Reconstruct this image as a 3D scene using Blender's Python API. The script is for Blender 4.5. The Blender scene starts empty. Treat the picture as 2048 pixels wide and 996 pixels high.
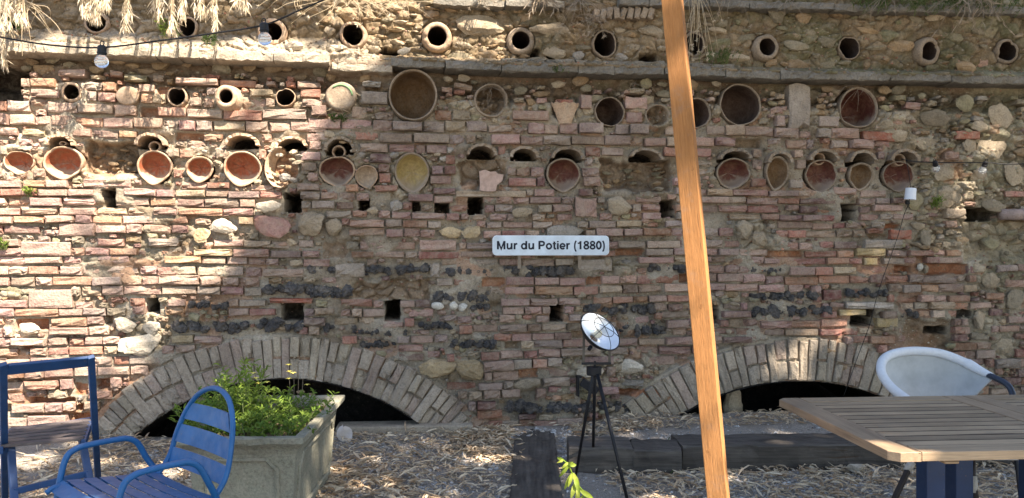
import bpy, bmesh, math, random
import numpy as np
from mathutils import Vector, Matrix, Euler

random.seed(7)
RNG = np.random.default_rng(7)
PI = math.pi
scene = bpy.context.scene
COL = scene.collection

# ------------------------------------------------------------------ camera, light, exposure
H = 1.40            # eye height
F = 1577.0          # focal length in photograph pixels (2048 wide)
HOR = 490.0         # horizon row
D0 = 5.885          # distance to the wall straight ahead
YAW = math.radians(7.85)

cd = bpy.data.cameras.new("camera")
cam = bpy.data.objects.new("camera", cd); COL.objects.link(cam)
cam.location = (0, 0, H); cam.rotation_euler = (math.radians(90), 0, 0)
cd.sensor_width = 36.0; cd.lens = 36.0 * F / 2048.0
cd.shift_y = -(498.0 - HOR) / 2048.0
cd.clip_start = 0.05; cd.clip_end = 500
scene.camera = cam

U = Vector((math.cos(YAW), math.sin(YAW), 0)); N = Vector((math.sin(YAW), -math.cos(YAW), 0)); Z = Vector((0, 0, 1))
O = Vector((0, D0, 0))
SUN_EL, SUN_AZ = math.radians(50), math.radians(37)      # elevation, azimuth to the right of the wall normal
S = (N * math.cos(SUN_AZ) + U * math.sin(SUN_AZ)) * math.cos(SUN_EL) + Z * math.sin(SUN_EL)
K_DOWN = math.tan(SUN_EL) / math.cos(SUN_AZ); K_LEFT = math.tan(SUN_AZ)

ld = bpy.data.lights.new("sun", 'SUN'); ld.energy = 5.0; ld.angle = math.radians(0.55); ld.color = (1.0, 0.88, 0.745)
sun = bpy.data.objects.new("sun", ld); COL.objects.link(sun)
sun.rotation_euler = S.to_track_quat('Z', 'Y').to_euler(); sun.location = (2, -2, 9)
world = bpy.data.worlds.new("World"); scene.world = world; world.use_nodes = True
nt = world.node_tree
sky = nt.nodes.new("ShaderNodeTexSky"); sky.sky_type = 'NISHITA'; sky.sun_disc = False
sky.sun_elevation = SUN_EL; sky.sun_rotation = math.atan2(S.x, S.y)
bg = nt.nodes["Background"]; bg.inputs[1].default_value = 0.085
nt.links.new(sky.outputs[0], bg.inputs[0])
vs = scene.view_settings
vs.view_transform = 'Standard'; vs.look = 'None'; vs.gamma = 1.0; vs.exposure = 2.0
scene.cycles.max_bounces = 8

# ------------------------------------------------------------------ picture <-> place
def P(px, py, d):
    return Vector(((px - 1024) / F * d, d, H - (py - HOR) / F * d))
def G(px, py, z=0.0):
    d = F * (H - z) / (py - HOR)
    return P(px, py, d)
def W(px, py, n=0.0):
    a = (px - 1024) / F
    u = (a * (D0 + n * N.y) - n * N.x) / (U.x - a * U.y)
    d = D0 + u * U.y + n * N.y
    return u, H - (py - HOR) / F * d
def WP(px, py, n=0.0):
    u, z = W(px, py, n)
    return O + U * u + N * n + Z * z
def to_px(u, z, n=0.0):
    x = u * U.x + n * N.x; d = D0 + u * U.y + n * N.y
    return 1024 + F * x / d, HOR + F * (H - z) / d
def mpp(px):            # metres per photograph pixel on the wall at column px
    return (D0 + W(px, HOR)[0] * U.y) / F
def on_wall(p):         # where the shadow of world point p falls on the (extended) wall plane, as picture coordinates
    v = p - O
    n = v.dot(N); u = v.dot(U) - n * K_LEFT; z = p.z - n * K_DOWN
    return u, z

# ------------------------------------------------------------------ helpers
def link_mesh(name, me, mats, parent=None, loc=None, rot=None):
    o = bpy.data.objects.new(name, me); COL.objects.link(o)
    for m in (mats if isinstance(mats, (list, tuple)) else [mats]):
        me.materials.append(m)
    if parent is not None: o.parent = parent
    if loc is not None: o.location = loc
    if rot is not None: o.rotation_euler = rot
    return o
def obj(name, geo, mat, parent=None, loc=None, rot=None, smooth=False):
    v, f = geo[0], geo[1]
    me = bpy.data.meshes.new(name); me.from_pydata([tuple(x) for x in v], [], [tuple(x) for x in f])
    if len(geo) > 2: me.polygons.foreach_set("material_index", np.array(geo[2], dtype=np.int32))
    if smooth: me.polygons.foreach_set("use_smooth", np.ones(len(me.polygons), dtype=bool))
    me.update()
    return link_mesh(name, me, mat, parent, loc, rot)
def tag(o, label, cat, group=None):
    o["label"] = label; o["category"] = cat
    if group: o["group"] = group
    return o
def thing(name, label, cat, loc=(0, 0, 0), rotz=0.0, group=None):
    o = bpy.data.objects.new(name, None); COL.objects.link(o); o.empty_display_size = 0.1
    o.location = loc; o.rotation_euler = (0, 0, rotz)
    return tag(o, label, cat, group)
def big_mesh(name, verts, quads, mats, parent=None, colors=None, smooth=False, mat_idx=None):
    """verts (n,3), quads (m,k) numpy"""
    me = bpy.data.meshes.new(name)
    k = quads.shape[1]; m = len(quads)
    me.vertices.add(len(verts)); me.vertices.foreach_set("co", verts.astype(np.float32).ravel())
    me.loops.add(m * k); me.loops.foreach_set("vertex_index", quads.astype(np.int32).ravel())
    me.polygons.add(m); me.polygons.foreach_set("loop_start", np.arange(0, m * k, k, dtype=np.int32))
    if mat_idx is not None: me.polygons.foreach_set("material_index", mat_idx.astype(np.int32))
    me.polygons.foreach_set("use_smooth", np.full(m, smooth, dtype=bool))
    me.update(calc_edges=True)
    if colors is not None:
        ca = me.color_attributes.new("Col", 'FLOAT_COLOR', 'POINT')
        c4 = np.ones((len(verts), 4), dtype=np.float32); c4[:, :3] = colors
        ca.data.foreach_set("color", c4.ravel())
    me.validate()
    return link_mesh(name, me, mats, parent)
def join(*geos):
    v, f, mi = [], [], []
    has = any(len(g) > 2 for g in geos)
    for g in geos:
        b = len(v); v += list(g[0]); f += [tuple(i + b for i in q) for q in g[1]]
        mi += list(g[2]) if len(g) > 2 else [0] * len(g[1])
    return (v, f, mi) if has else (v, f)
def box(c, s, bevel=0.0, R=None):
    cx, cy, cz = c; sx, sy, sz = s[0] / 2, s[1] / 2, s[2] / 2
    if bevel <= 0:
        v = [Vector((x * sx, y * sy, z * sz)) for x in (-1, 1) for y in (-1, 1) for z in (-1, 1)]
        f = [(0, 1, 3, 2), (4, 6, 7, 5), (0, 4, 5, 1), (2, 3, 7, 6), (0, 2, 6, 4), (1, 5, 7, 3)]
    else:
        bm = bmesh.new(); bmesh.ops.create_cube(bm, size=1)
        for q in bm.verts: q.co = Vector((q.co.x * 2 * sx, q.co.y * 2 * sy, q.co.z * 2 * sz))
        bmesh.ops.bevel(bm, geom=list(bm.edges), offset=bevel, segments=2, affect='EDGES', profile=0.5)
        bm.verts.index_update()
        v = [q.co.copy() for q in bm.verts]; f = [tuple(q.index for q in fc.verts) for fc in bm.faces]; bm.free()
    if R is not None: v = [R @ q for q in v]
    return [q + Vector((cx, cy, cz)) for q in v], f
def beam(a, b, w, h, up=Vector((0, 0, 1)), bevel=0.0):
    """box of section w (across) x h (along up) running from a to b"""
    a, b = Vector(a), Vector(b); y = (b - a); L = y.length; y.normalize()
    x = y.cross(up); x.normalize(); z = x.cross(y)
    R = Matrix((x, y, z)).transposed()
    return box((a + b) / 2, (w, L, h), bevel, R)
def catmull(pts, n=6, closed=False):
    pts = [Vector(p) for p in pts]; out = []; m = len(pts)
    rng = range(m) if closed else range(m - 1)
    for i in rng:
        p0 = pts[(i - 1) % m] if closed or i > 0 else pts[0] * 2 - pts[1]
        p1, p2 = pts[i], pts[(i + 1) % m]
        p3 = pts[(i + 2) % m] if closed or i + 2 < m else p2 * 2 - p1
        for k in range(n):
            t = k / n
            out.append(0.5 * ((2 * p1) + (p2 - p0) * t + (2 * p0 - 5 * p1 + 4 * p2 - p3) * t * t + (3 * p1 - p0 - 3 * p2 + p3) * t ** 3))
    if not closed: out.append(pts[-1])
    return out
def tube(pts, r, seg=8, closed=False, caps=True):
    pts = [Vector(p) for p in pts]; n = len(pts)
    rs = r if isinstance(r, (list, tuple)) else [r] * n
    t0 = (pts[1] - pts[0]).normalized()
    a = Vector((0, 0, 1)) if abs(t0.z) < 0.9 else Vector((1, 0, 0))
    nx = t0.cross(a).normalized(); v, f = [], []
    for i, p in enumerate(pts):
        if closed: t = (pts[(i + 1) % n] - pts[i - 1]).normalized()
        else: t = (pts[min(i + 1, n - 1)] - pts[max(i - 1, 0)]).normalized()
        nx = (nx - t * nx.dot(t)).normalized(); ny = t.cross(nx)
        for k in range(seg):
            an = 2 * PI * k / seg
            v.append(p + (nx * math.cos(an) + ny * math.sin(an)) * rs[i])
    for i in range(n if closed else n - 1):
        j = (i + 1) % n
        for k in range(seg):
            k2 = (k + 1) % seg
            f.append((i * seg + k, i * seg + k2, j * seg + k2, j * seg + k))
    if caps and not closed:
        f.append(tuple(range(seg - 1, -1, -1))); f.append(tuple((n - 1) * seg + k for k in range(seg)))
    return v, f
def lathe_y(profile, seg=40, outline=None, split=None):
    """profile [(radius, depth into the wall)] spun about local y; faces past index split use slot 1"""
    v, f, mi = [], [], []
    m = len(profile)
    for k in range(seg):
        a = 2 * PI * k / seg
        for i, (r, y) in enumerate(profile):
            g = outline(a, i / (m - 1)) if outline else (1.0, 1.0)
            v.append((r * g[0] * math.cos(a), y + (g[2] if len(g) > 2 else 0), r * g[1] * math.sin(a)))
    for k in range(seg):
        k2 = (k + 1) % seg
        for i in range(m - 1):
            f.append((k * m + i, k * m + i + 1, k2 * m + i + 1, k2 * m + i))
            mi.append(1 if split is not None and i >= split else 0)
    return v, f, mi

# lattice noise, vectorised
def _h(ix, iy, seed):
    n = (ix.astype(np.int64) * 374761393 + iy.astype(np.int64) * 668265263 + seed * 1442695041) & 0x7fffffff
    n = (n ^ (n >> 13)) * 1274126177 & 0x7fffffff
    return ((n ^ (n >> 16)) & 0xffffff) / float(0xffffff)
def vnoise(x, y, seed=0):
    x = np.asarray(x, float); y = np.asarray(y, float)
    ix, iy = np.floor(x), np.floor(y); fx, fy = x - ix, y - iy
    fx = fx * fx * fx * (fx * (fx * 6 - 15) + 10); fy = fy * fy * fy * (fy * (fy * 6 - 15) + 10)
    a, b = _h(ix, iy, seed), _h(ix + 1, iy, seed); c, d = _h(ix, iy + 1, seed), _h(ix + 1, iy + 1, seed)
    return (a + (b - a) * fx) * (1 - fy) + (c + (d - c) * fx) * fy - 0.5
def fbm(x, y, o=4, seed=0):
    s = 0; a = 1.0
    for i in range(o):
        s = s + a * vnoise(x * 2 ** i + 17.3 * i, y * 2 ** i - 9.1 * i, seed + i); a *= 0.5
    return s
def worley(x, y, seed=0):
    ix, iy = np.floor(x), np.floor(y); f1 = np.full(x.shape, 9.0); f2 = f1.copy(); cid = np.zeros(x.shape)
    for dx in (-1, 0, 1):
        for dy in (-1, 0, 1):
            cx, cy = ix + dx, iy + dy
            d = np.hypot(cx + _h(cx, cy, seed) - x, cy + _h(cx, cy, seed + 5) - y)
            n = d < f1
            f2 = np.where(n, f1, np.minimum(f2, d)); cid = np.where(n, _h(cx, cy, seed + 9), cid); f1 = np.where(n, d, f1)
    return f1, f2, cid
def smooth01(a, b, x):
    t = np.clip((x - a) / (b - a), 0, 1); return t * t * (3 - 2 * t)

# ------------------------------------------------------------------ materials
def nodes(name):
    m = bpy.data.materials.new(name); m.use_nodes = True
    t = m.node_tree; b = t.nodes["Principled BSDF"]
    b.inputs["Specular IOR Level"].default_value = 0.25
    return m, t, b
def nd(t, kind, **kw):
    n = t.nodes.new(kind)
    for k, v in kw.items(): setattr(n, k, v)
    return n
def noise(t, vec, scale, detail=4, rough=0.6):
    n = nd(t, "ShaderNodeTexNoise"); n.inputs["Scale"].default_value = scale
    n.inputs["Detail"].default_value = detail; n.inputs["Roughness"].default_value = rough
    if vec is not None: t.links.new(vec, n.inputs["Vector"])
    return n.outputs[0]
def ramp(t, fac, *stops):
    r = nd(t, "ShaderNodeValToRGB"); e = r.color_ramp.elements
    while len(e) < len(stops): e.new(0.5)
    for q, (p, c) in zip(e, stops):
        q.position = p; q.color = (c, c, c, 1) if isinstance(c, (int, float)) else (*c, 1)
    t.links.new(fac, r.inputs[0]); return r.outputs[0]
def mix(t, fac, a, b, kind='MIX'):
    m = nd(t, "ShaderNodeMix", data_type='RGBA', blend_type=kind)
    for sock, v in ((m.inputs[0], fac), (m.inputs[6], a), (m.inputs[7], b)):
        if hasattr(v, "is_linked"): t.links.new(v, sock)
        elif isinstance(v, (int, float)): sock.default_value = v
        else: sock.default_value = (*v, 1)
    return m.outputs[2]
def bump(t, b, height, strength, dist):
    q = nd(t, "ShaderNodeBump"); q.inputs["Strength"].default_value = strength; q.inputs["Distance"].default_value = dist
    t.links.new(height, q.inputs["Height"])
    if b.inputs["Normal"].is_linked: t.links.new(b.inputs["Normal"].links[0].from_socket, q.inputs["Normal"])
    t.links.new(q.outputs[0], b.inputs["Normal"])
def world_pos(t): return nd(t, "ShaderNodeNewGeometry").outputs["Position"]
def obj_pos(t): return nd(t, "ShaderNodeTexCoord").outputs["Object"]

DUST = (0.43, 0.36, 0.275)
def masonry(name, source, dust=0.5, grain=1.0, rough=0.95):
    """source: 'object' (the piece's own colour) or 'attr' (stored on the mesh)"""
    m, t, b = nodes(name); p = world_pos(t)
    if source == 'object': c = nd(t, "ShaderNodeObjectInfo").outputs["Color"]
    elif source == 'attr':
        a = nd(t, "ShaderNodeAttribute"); a.attribute_name = "Col"; c = a.outputs["Color"]
    else: c = nd(t, "ShaderNodeRGB"); c.outputs[0].default_value = (*source, 1); c = c.outputs[0]
    n1 = noise(t, p, 14, 5, 0.7); n2 = noise(t, p, 75, 4, 0.7); n3 = noise(t, p, 260, 2, 0.6)
    c = mix(t, 1.0, c, ramp(t, n2, (0.25, 0.55), (0.5, 1.0), (0.72, 1.25)), 'MULTIPLY')
    c = mix(t, ramp(t, n1, (0.42, 0.0), (0.68, dust)), c, DUST)
    c = mix(t, ramp(t, noise(t, p, 33, 5, 0.8), (0.56, 0.0), (0.70, 0.6)), c, (0.15, 0.11, 0.08))
    c = mix(t, 1.0, c, ramp(t, noise(t, p, 3.2, 4, 0.6), (0.3, 0.74), (0.7, 1.24)), 'MULTIPLY')
    t.links.new(c, b.inputs["Base Color"]); b.inputs["Roughness"].default_value = rough
    b.inputs["Specular IOR Level"].default_value = 0.1
    bump(t, b, n3, 0.35 * grain, 0.003); bump(t, b, n2, 0.6 * grain, 0.008); bump(t, b, noise(t, p, 30, 4, 0.7), 0.5 * grain, 0.015)
    return m
def simple(name, col, rough=0.6, var=0.25, scale=20, bmp=0.0, bscale=80, metal=0.0, spec=0.3):
    m, t, b = nodes(name); p = obj_pos(t)
    n = noise(t, p, scale, 4, 0.65)
    c = mix(t, 1.0, col, ramp(t, n, (0.3, 1 - var), (0.7, 1 + var)), 'MULTIPLY')
    t.links.new(c, b.inputs["Base Color"]); b.inputs["Roughness"].default_value = rough; b.inputs["Metallic"].default_value = metal
    b.inputs["Specular IOR Level"].default_value = spec
    if bmp: bump(t, b, noise(t, p, bscale, 3, 0.6), bmp, 0.004)
    return m
def wood(name, c1, c2, axis, scale=6, rough=0.7, stretch=14, bmp=0.3):
    m, t, b = nodes(name)
    mp = nd(t, "ShaderNodeMapping"); sc = [scale * stretch] * 3; sc[axis] = scale * 0.6; mp.inputs["Scale"].default_value = sc
    t.links.new(obj_pos(t), mp.inputs["Vector"])
    n = noise(t, mp.outputs[0], 1.0, 5, 0.6); n2 = noise(t, obj_pos(t), 3.5, 3, 0.6); n3 = noise(t, mp.outputs[0], 4.0, 3, 0.6)
    c = mix(t, ramp(t, n, (0.32, 0), (0.68, 1)), c1, c2)
    oi = nd(t, "ShaderNodeObjectInfo").outputs["Random"]
    c = mix(t, 1.0, c, ramp(t, oi, (0, 0.7), (1, 1.25)), 'MULTIPLY')
    c = mix(t, 1.0, c, ramp(t, n2, (0.3, 0.8), (0.7, 1.15)), 'MULTIPLY')
    c = mix(t, 1.0, c, ramp(t, n3, (0.3, 0.72), (0.55, 1.05)), 'MULTIPLY')
    c = mix(t, ramp(t, noise(t, world_pos(t), 9, 5, 0.75), (0.55, 0), (0.75, 0.4)), c, (0.23, 0.20, 0.17))
    c = mix(t, ramp(t, noise(t, mp.outputs[0], 0.8, 2, 0.5), (0.70, 0), (0.73, 0.7)), c, (0.06, 0.035, 0.02))
    t.links.new(c, b.inputs["Base Color"]); b.inputs["Roughness"].default_value = rough
    bump(t, b, n3, bmp, 0.003); bump(t, b, n, bmp, 0.004)
    return m
def leafmat(name, c1, c2, trans=0.35, rough=0.55):
    m, t, b = nodes(name)
    a = nd(t, "ShaderNodeAttribute"); a.attribute_name = "Col"
    sep = nd(t, "ShaderNodeSeparateColor"); t.links.new(a.outputs["Color"], sep.inputs[0])
    c = mix(t, sep.outputs[0], c1, c2)
    c = mix(t, 1.0, c, ramp(t, noise(t, world_pos(t), 60, 3), (0.3, 0.75), (0.7, 1.2)), 'MULTIPLY')
    t.links.new(c, b.inputs["Base Color"]); b.inputs["Roughness"].default_value = rough
    tr = nd(t, "ShaderNodeBsdfTranslucent"); t.links.new(c, tr.inputs[0])
    ms = nd(t, "ShaderNodeMixShader"); ms.inputs[0].default_value = trans
    t.links.new(b.outputs[0], ms.inputs[1]); t.links.new(tr.outputs[0], ms.inputs[2])
    t.links.new(ms.outputs[0], t.nodes["Material Output"].inputs[0])
    return m

M_MORTAR = masonry("mortar", 'attr', 0.35, 1.5)
M_BRICK = masonry("old_brick", 'object', 0.5, 1.5)
M_BRICKS = masonry("old_brick_many", 'attr', 0.5, 1.5)
M_STONE = masonry("rubble_stone", 'object', 0.35)
M_SLAG = masonry("slag", (0.09, 0.088, 0.09), 0.35, 3.0)
M_LEDGE = masonry("ledge_stone", (0.34, 0.29, 0.22), 0.5, 1.6)
M_CLAY = masonry("clay", (0.42, 0.29, 0.19), 0.55, 0.7)
M_CLAYG = masonry("clay_grey", (0.27, 0.21, 0.15), 0.4, 0.9)
M_LEDGED = masonry("lichened_ledge_stone", (0.20, 0.185, 0.155), 0.28, 2.0)
M_CLAYIN = masonry("clay_dark_inside", (0.055, 0.038, 0.03), 0.05, 0.7)  # darkened to stand in for shade deep in the pot mouths
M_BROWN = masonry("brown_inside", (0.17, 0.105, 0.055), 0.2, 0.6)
def glazed(name, col, rough, dirt=0.6):
    m, t, b = nodes(name); p = world_pos(t)
    n = noise(t, p, 16, 5, 0.7)
    c = mix(t, ramp(t, n, (0.42, 0.0), (0.7, dirt)), col, (0.27, 0.17, 0.10))
    c = mix(t, 1.0, c, ramp(t, noise(t, p, 45, 4, 0.7), (0.3, 0.7), (0.7, 1.2)), 'MULTIPLY')
    # dust lies on whatever faces up inside the bowl
    sp = nd(t, "ShaderNodeSeparateXYZ"); t.links.new(nd(t, "ShaderNodeNewGeometry").outputs["Normal"], sp.inputs[0])
    ad = nd(t, "ShaderNodeMath", operation='ADD'); t.links.new(sp.outputs[2], ad.inputs[0]); ns = nd(t, "ShaderNodeMath", operation='MULTIPLY'); t.links.new(noise(t, p, 22, 5, .75), ns.inputs[0]); ns.inputs[1].default_value = .9
    t.links.new(ns.outputs[0], ad.inputs[1])
    c = mix(t, ramp(t, ad.outputs[0], (0.62, 0.0), (1.0, 0.75)), c, (0.36, 0.29, 0.22))
    t.links.new(c, b.inputs["Base Color"]); b.inputs["Roughness"].default_value = rough
    bump(t, b, noise(t, p, 60, 3), 0.25, 0.004)
    return m
M_RED = glazed("red_glaze", (0.30, 0.085, 0.04), 0.7, 0.6)
M_MAROON = glazed("maroon_glaze", (0.12, 0.04, 0.03), 0.65, 0.5)
M_YELLOW = glazed("yellow_glaze", (0.40, 0.31, 0.13), 0.6, 0.45)
M_PALE = glazed("pale_glaze_and_lit_lip", (0.42, 0.33, 0.24), 0.6, 0.3)  # glaze of the pale bowl; also paints the lit lower lips
def painted(name, col, rough, chip, dust, chipcol=(0.16, 0.11, 0.08)):
    """old paint: faded in patches, chipped to the metal or wood, dusty where it faces up"""
    m, t, b = nodes(name); p = world_pos(t)
    c = mix(t, 1.0, col, ramp(t, noise(t, p, 7, 4, 0.65), (0.3, 0.82), (0.7, 1.18)), 'MULTIPLY')
    sp = nd(t, "ShaderNodeSeparateXYZ"); t.links.new(nd(t, "ShaderNodeNewGeometry").outputs["Normal"], sp.inputs[0])
    mm = nd(t, "ShaderNodeMath", operation='MULTIPLY'); t.links.new(ramp(t, sp.outputs[2], (0.35, 0), (0.95, 1)), mm.inputs[0]); t.links.new(ramp(t, noise(t, p, 18, 5, .75), (.3, .1), (.75, dust * 2)), mm.inputs[1])
    c = mix(t, mm.outputs[0], c, (0.36, 0.32, 0.27))
    c = mix(t, ramp(t, noise(t, p, 85, 4, 0.75), (0.70 - chip * .1, 0.0), (0.72 - chip * .1, 0.85)), c, chipcol)
    t.links.new(c, b.inputs["Base Color"]); t.links.new(ramp(t, noise(t, p, 30, 4), (.3, rough - .08), (.7, rough + .15)), b.inputs["Roughness"])
    b.inputs["Specular IOR Level"].default_value = 0.4; bump(t, b, noise(t, p, 140, 3), .1, .002)
    return m
M_BLUE = painted("blue_paint", (0.012, 0.098, 0.265), 0.42, 0.3, 0.10)
M_NAVY = painted("navy_paint", (0.012, 0.035, 0.10), 0.4, 0.3, 0.1)
M_BLUEW = painted("blue_painted_wood", (0.018, 0.062, 0.17), 0.5, 0.6, 0.12)
M_SLATW = wood("grey_seat_wood", (0.16, 0.13, 0.115), (0.09, 0.075, 0.075), 0, 5)
M_BLACK = simple("black_metal", (0.012, 0.012, 0.014), 0.5, 0.2, 30)
M_CABLE = simple("black_rubber", (0.010, 0.010, 0.011), 0.6, 0.1, 30)
M_POST = wood("fresh_timber", (0.42, 0.20, 0.072), (0.335, 0.15, 0.05), 2, 13, 0.85, 16, 0.6)
M_SLEEPER = wood("tarred_sleeper", (0.16, 0.14, 0.118), (0.06, 0.052, 0.045), 1, 5, 0.75, 9, 0.6)
M_TEAK = wood("weathered_teak", (0.42, 0.305, 0.19), (0.30, 0.21, 0.13), 0, 4, 0.48, 12, 0.15)
M_TEAKY = wood("weathered_teak_end", (0.38, 0.275, 0.175), (0.26, 0.18, 0.115), 1, 4, 0.48, 12, 0.15)
M_TEAKD = simple("teak_gap_shade", (0.035, 0.026, 0.02), 0.8, 0.2, 20)  # dark colour stands in for shade in the gaps between slats
M_PLANTER = masonry("cast_concrete", (0.27, 0.26, 0.195), 0.25, 0.8)
M_VAULTSHADE = masonry("vault_shade_stone", (0.022, 0.02, 0.018), 0.05, 1.0)  # near-black colour stands in for the shade inside the vaults
M_SOIL = masonry("soil", (0.12, 0.08, 0.05), 0.2, 2.0)
M_WHITE = simple("white_woven", (0.66, 0.67, 0.68), 0.6, 0.06, 60, 0.5, 420)
M_MESHP = simple("grey_white_mesh", (0.44, 0.45, 0.44), 0.65, 0.16, 9, 0.35, 500)
M_ALU = simple("dark_tube", (0.05, 0.055, 0.07), 0.35, 0.1, 30, metal=0.5)
M_BROWNTUBE = simple("brown_tube", (0.035, 0.026, 0.022), 0.5, 0.15, 30)
M_WRAP = simple("cream_wrap", (0.5, 0.46, 0.40), 0.7, 0.15, 80, 0.4, 300)
M_SIGN = painted("sign_plate", (0.60, 0.68, 0.74), 0.45, -0.4, 0.1, (0.36, 0.36, 0.33))
M_INK = simple("sign_ink", (0.012, 0.016, 0.028), 0.6, 0.05, 10)
M_REFL = simple("reflector", (0.78, 0.82, 0.86), 0.32, 0.05, 20, metal=0.55)
M_LAMPW = simple("bulb_frost", (0.75, 0.68, 0.5), 0.3, 0.05, 20)
m, t, b = nodes("clear_glass"); b.inputs["Base Color"].default_value = (0.95, 0.97, 1, 1); b.inputs["Roughness"].default_value = 0.03
b.inputs["Transmission Weight"].default_value = 0.85; b.inputs["IOR"].default_value = 1.25; M_GLASS = m
M_BAR = simple("bulb_core", (0.8, 0.78, 0.7), 0.4, 0.1, 30)
M_PLASTIC = simple("white_plastic", (0.72, 0.76, 0.82), 0.5, 0.03, 10)
M_PIPE = masonry("clay_pipe", (0.34, 0.26, 0.235), 0.35, 0.6)
M_STRAW = leafmat("dry_straw", (0.58, 0.47, 0.31), (0.76, 0.69, 0.55), 0.3, 0.7)
M_TWIG = leafmat("dry_twig", (0.30, 0.235, 0.165), (0.46, 0.39, 0.30), 0.1, 0.8)
M_LEAF = leafmat("green_leaf", (0.09, 0.17, 0.025), (0.27, 0.36, 0.06), 0.4, 0.5)
M_SPRIG = leafmat("yellow_leaf", (0.20, 0.30, 0.03), (0.42, 0.46, 0.07), 0.35, 0.5)
M_MOSS = leafmat("moss_leaf", (0.035, 0.07, 0.018), (0.10, 0.15, 0.04), 0.3, 0.6)
M_LITTER = leafmat("dead_leaf", (0.42, 0.28, 0.16), (0.74, 0.63, 0.46), 0.2, 0.7)
M_CANOPY = leafmat("tree_leaf", (0.07, 0.10, 0.035), (0.12, 0.15, 0.05), 0.25, 0.5)
M_BARK = masonry("bark", (0.15, 0.11, 0.08), 0.1, 2.0)
M_GRAVEL = masonry("gravel_bits", 'attr', 0.15, 0.8)
M_FLOWER = simple("yellow_petal", (0.75, 0.62, 0.12), 0.6, 0.1, 30)
# ------------------------------------------------------------------ unseen shade tree: its crown is cut to place sun and shade on the scene
# the part of the wall plane that the sun reaches (picture coordinates of the shadow plane)
LIT_POLY = [(-1500, -900), (1040, -900), (1045, 5), (1055, 50), (1015, 95), (1000, 122), (900, 126), (805, 128), (700, 220), (655, 300), (596, 372), (520, 440),
            (488, 520), (452, 590), (396, 625), (345, 680), (300, 745), (240, 805), (205, 852), (120, 905), (-1500, 960)]
GAPS = [(1590, 730, 20, 42), (1560, 705, 14, 10), (1905, 352, 22, 12), (1985, 298, 26, 12), (1930, 405, 14, 24), (1905, 425, 22, 8), (1775, 612, 34, 9),
        (1650, 668, 50, 10), (1700, 640, 14, 10), (1735, 500, 16, 8), (1985, 625, 10, 10), (1560, 835, 10, 8), (1470, 830, 14, 12), (1885, 470, 16, 9),
        (1090, 8, 60, 18), (1190, 20, 30, 12), (1330, 60, 8, 20), (1060, 118, 30, 10), (1150, 126, 40, 8), (1270, 136, 26, 7), (1440, 130, 24, 8), (1620, 675, 30, 14), (1600, 760, 14, 20), (1540, 740, 10, 24), (1830, 300, 20, 10), (1960, 270, 16, 9), (1700, 700, 26, 8), (1760, 520, 18, 8), (1910, 500, 20, 7)]
LIT_LINES = []      # (u, z, u, z, radius) on the shadow plane, for things that stand in the sun in front of the wall
LIT_SPOTS = []      # (u, z, radius)
POST_A, POST_B = P(1339, -60, 3.12), P(1441, 1040, 2.98)      # axis of the leaning post as seen, continued below
_d = (POST_B - POST_A); POST_B = POST_A + _d * (POST_A.z / -_d.z)   # down to the ground
for k in range(40):
    p = POST_A.lerp(POST_B, k / 39.0)
    py = HOR + (H - p.z) / p.y * F
    if py < 150 and random.random() < 0.55: continue
    LIT_SPOTS.append((*on_wall(p), 0.15))
for (px, py, d, r) in [(1140, 940, 2.6, 0.10), (1150, 985, 2.6, 0.10), (1170, 1010, 2.6, 0.08), (1130, 925, 2.6, 0.07),
                       (490, 745, 4.4, 0.17), (530, 800, 4.2, 0.15), (455, 835, 4.0, 0.17), (430, 760, 4.4, 0.16), (410, 720, 4.5, 0.12), (575, 800, 4.3, 0.12), (640, 800, 4.5, 0.07), (600, 860, 4.0, 0.06),
                       (165, 728, 3.55, 0.07), (192, 905, 4.2, 0.05), (60, 850, 3.95, 0.07), (440, 778, 3.3, 0.04)]:
    LIT_SPOTS.append((*on_wall(P(px, py, d)), r))
for (px, py, r) in [(90, 880, 0.2), (140, 900, 0.13), (215, 925, 0.14), (40, 930, 0.2), (300, 930, 0.08), (800, 905, 0.07), (720, 960, 0.06), (960, 890, 0.05), (1490, 960, 0.07), (1560, 970, 0.06), (1250, 970, 0.06), (900, 940, 0.05), (1000, 900, 0.06)]:
    LIT_SPOTS.append((*on_wall(G(px, py)), r))

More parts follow.
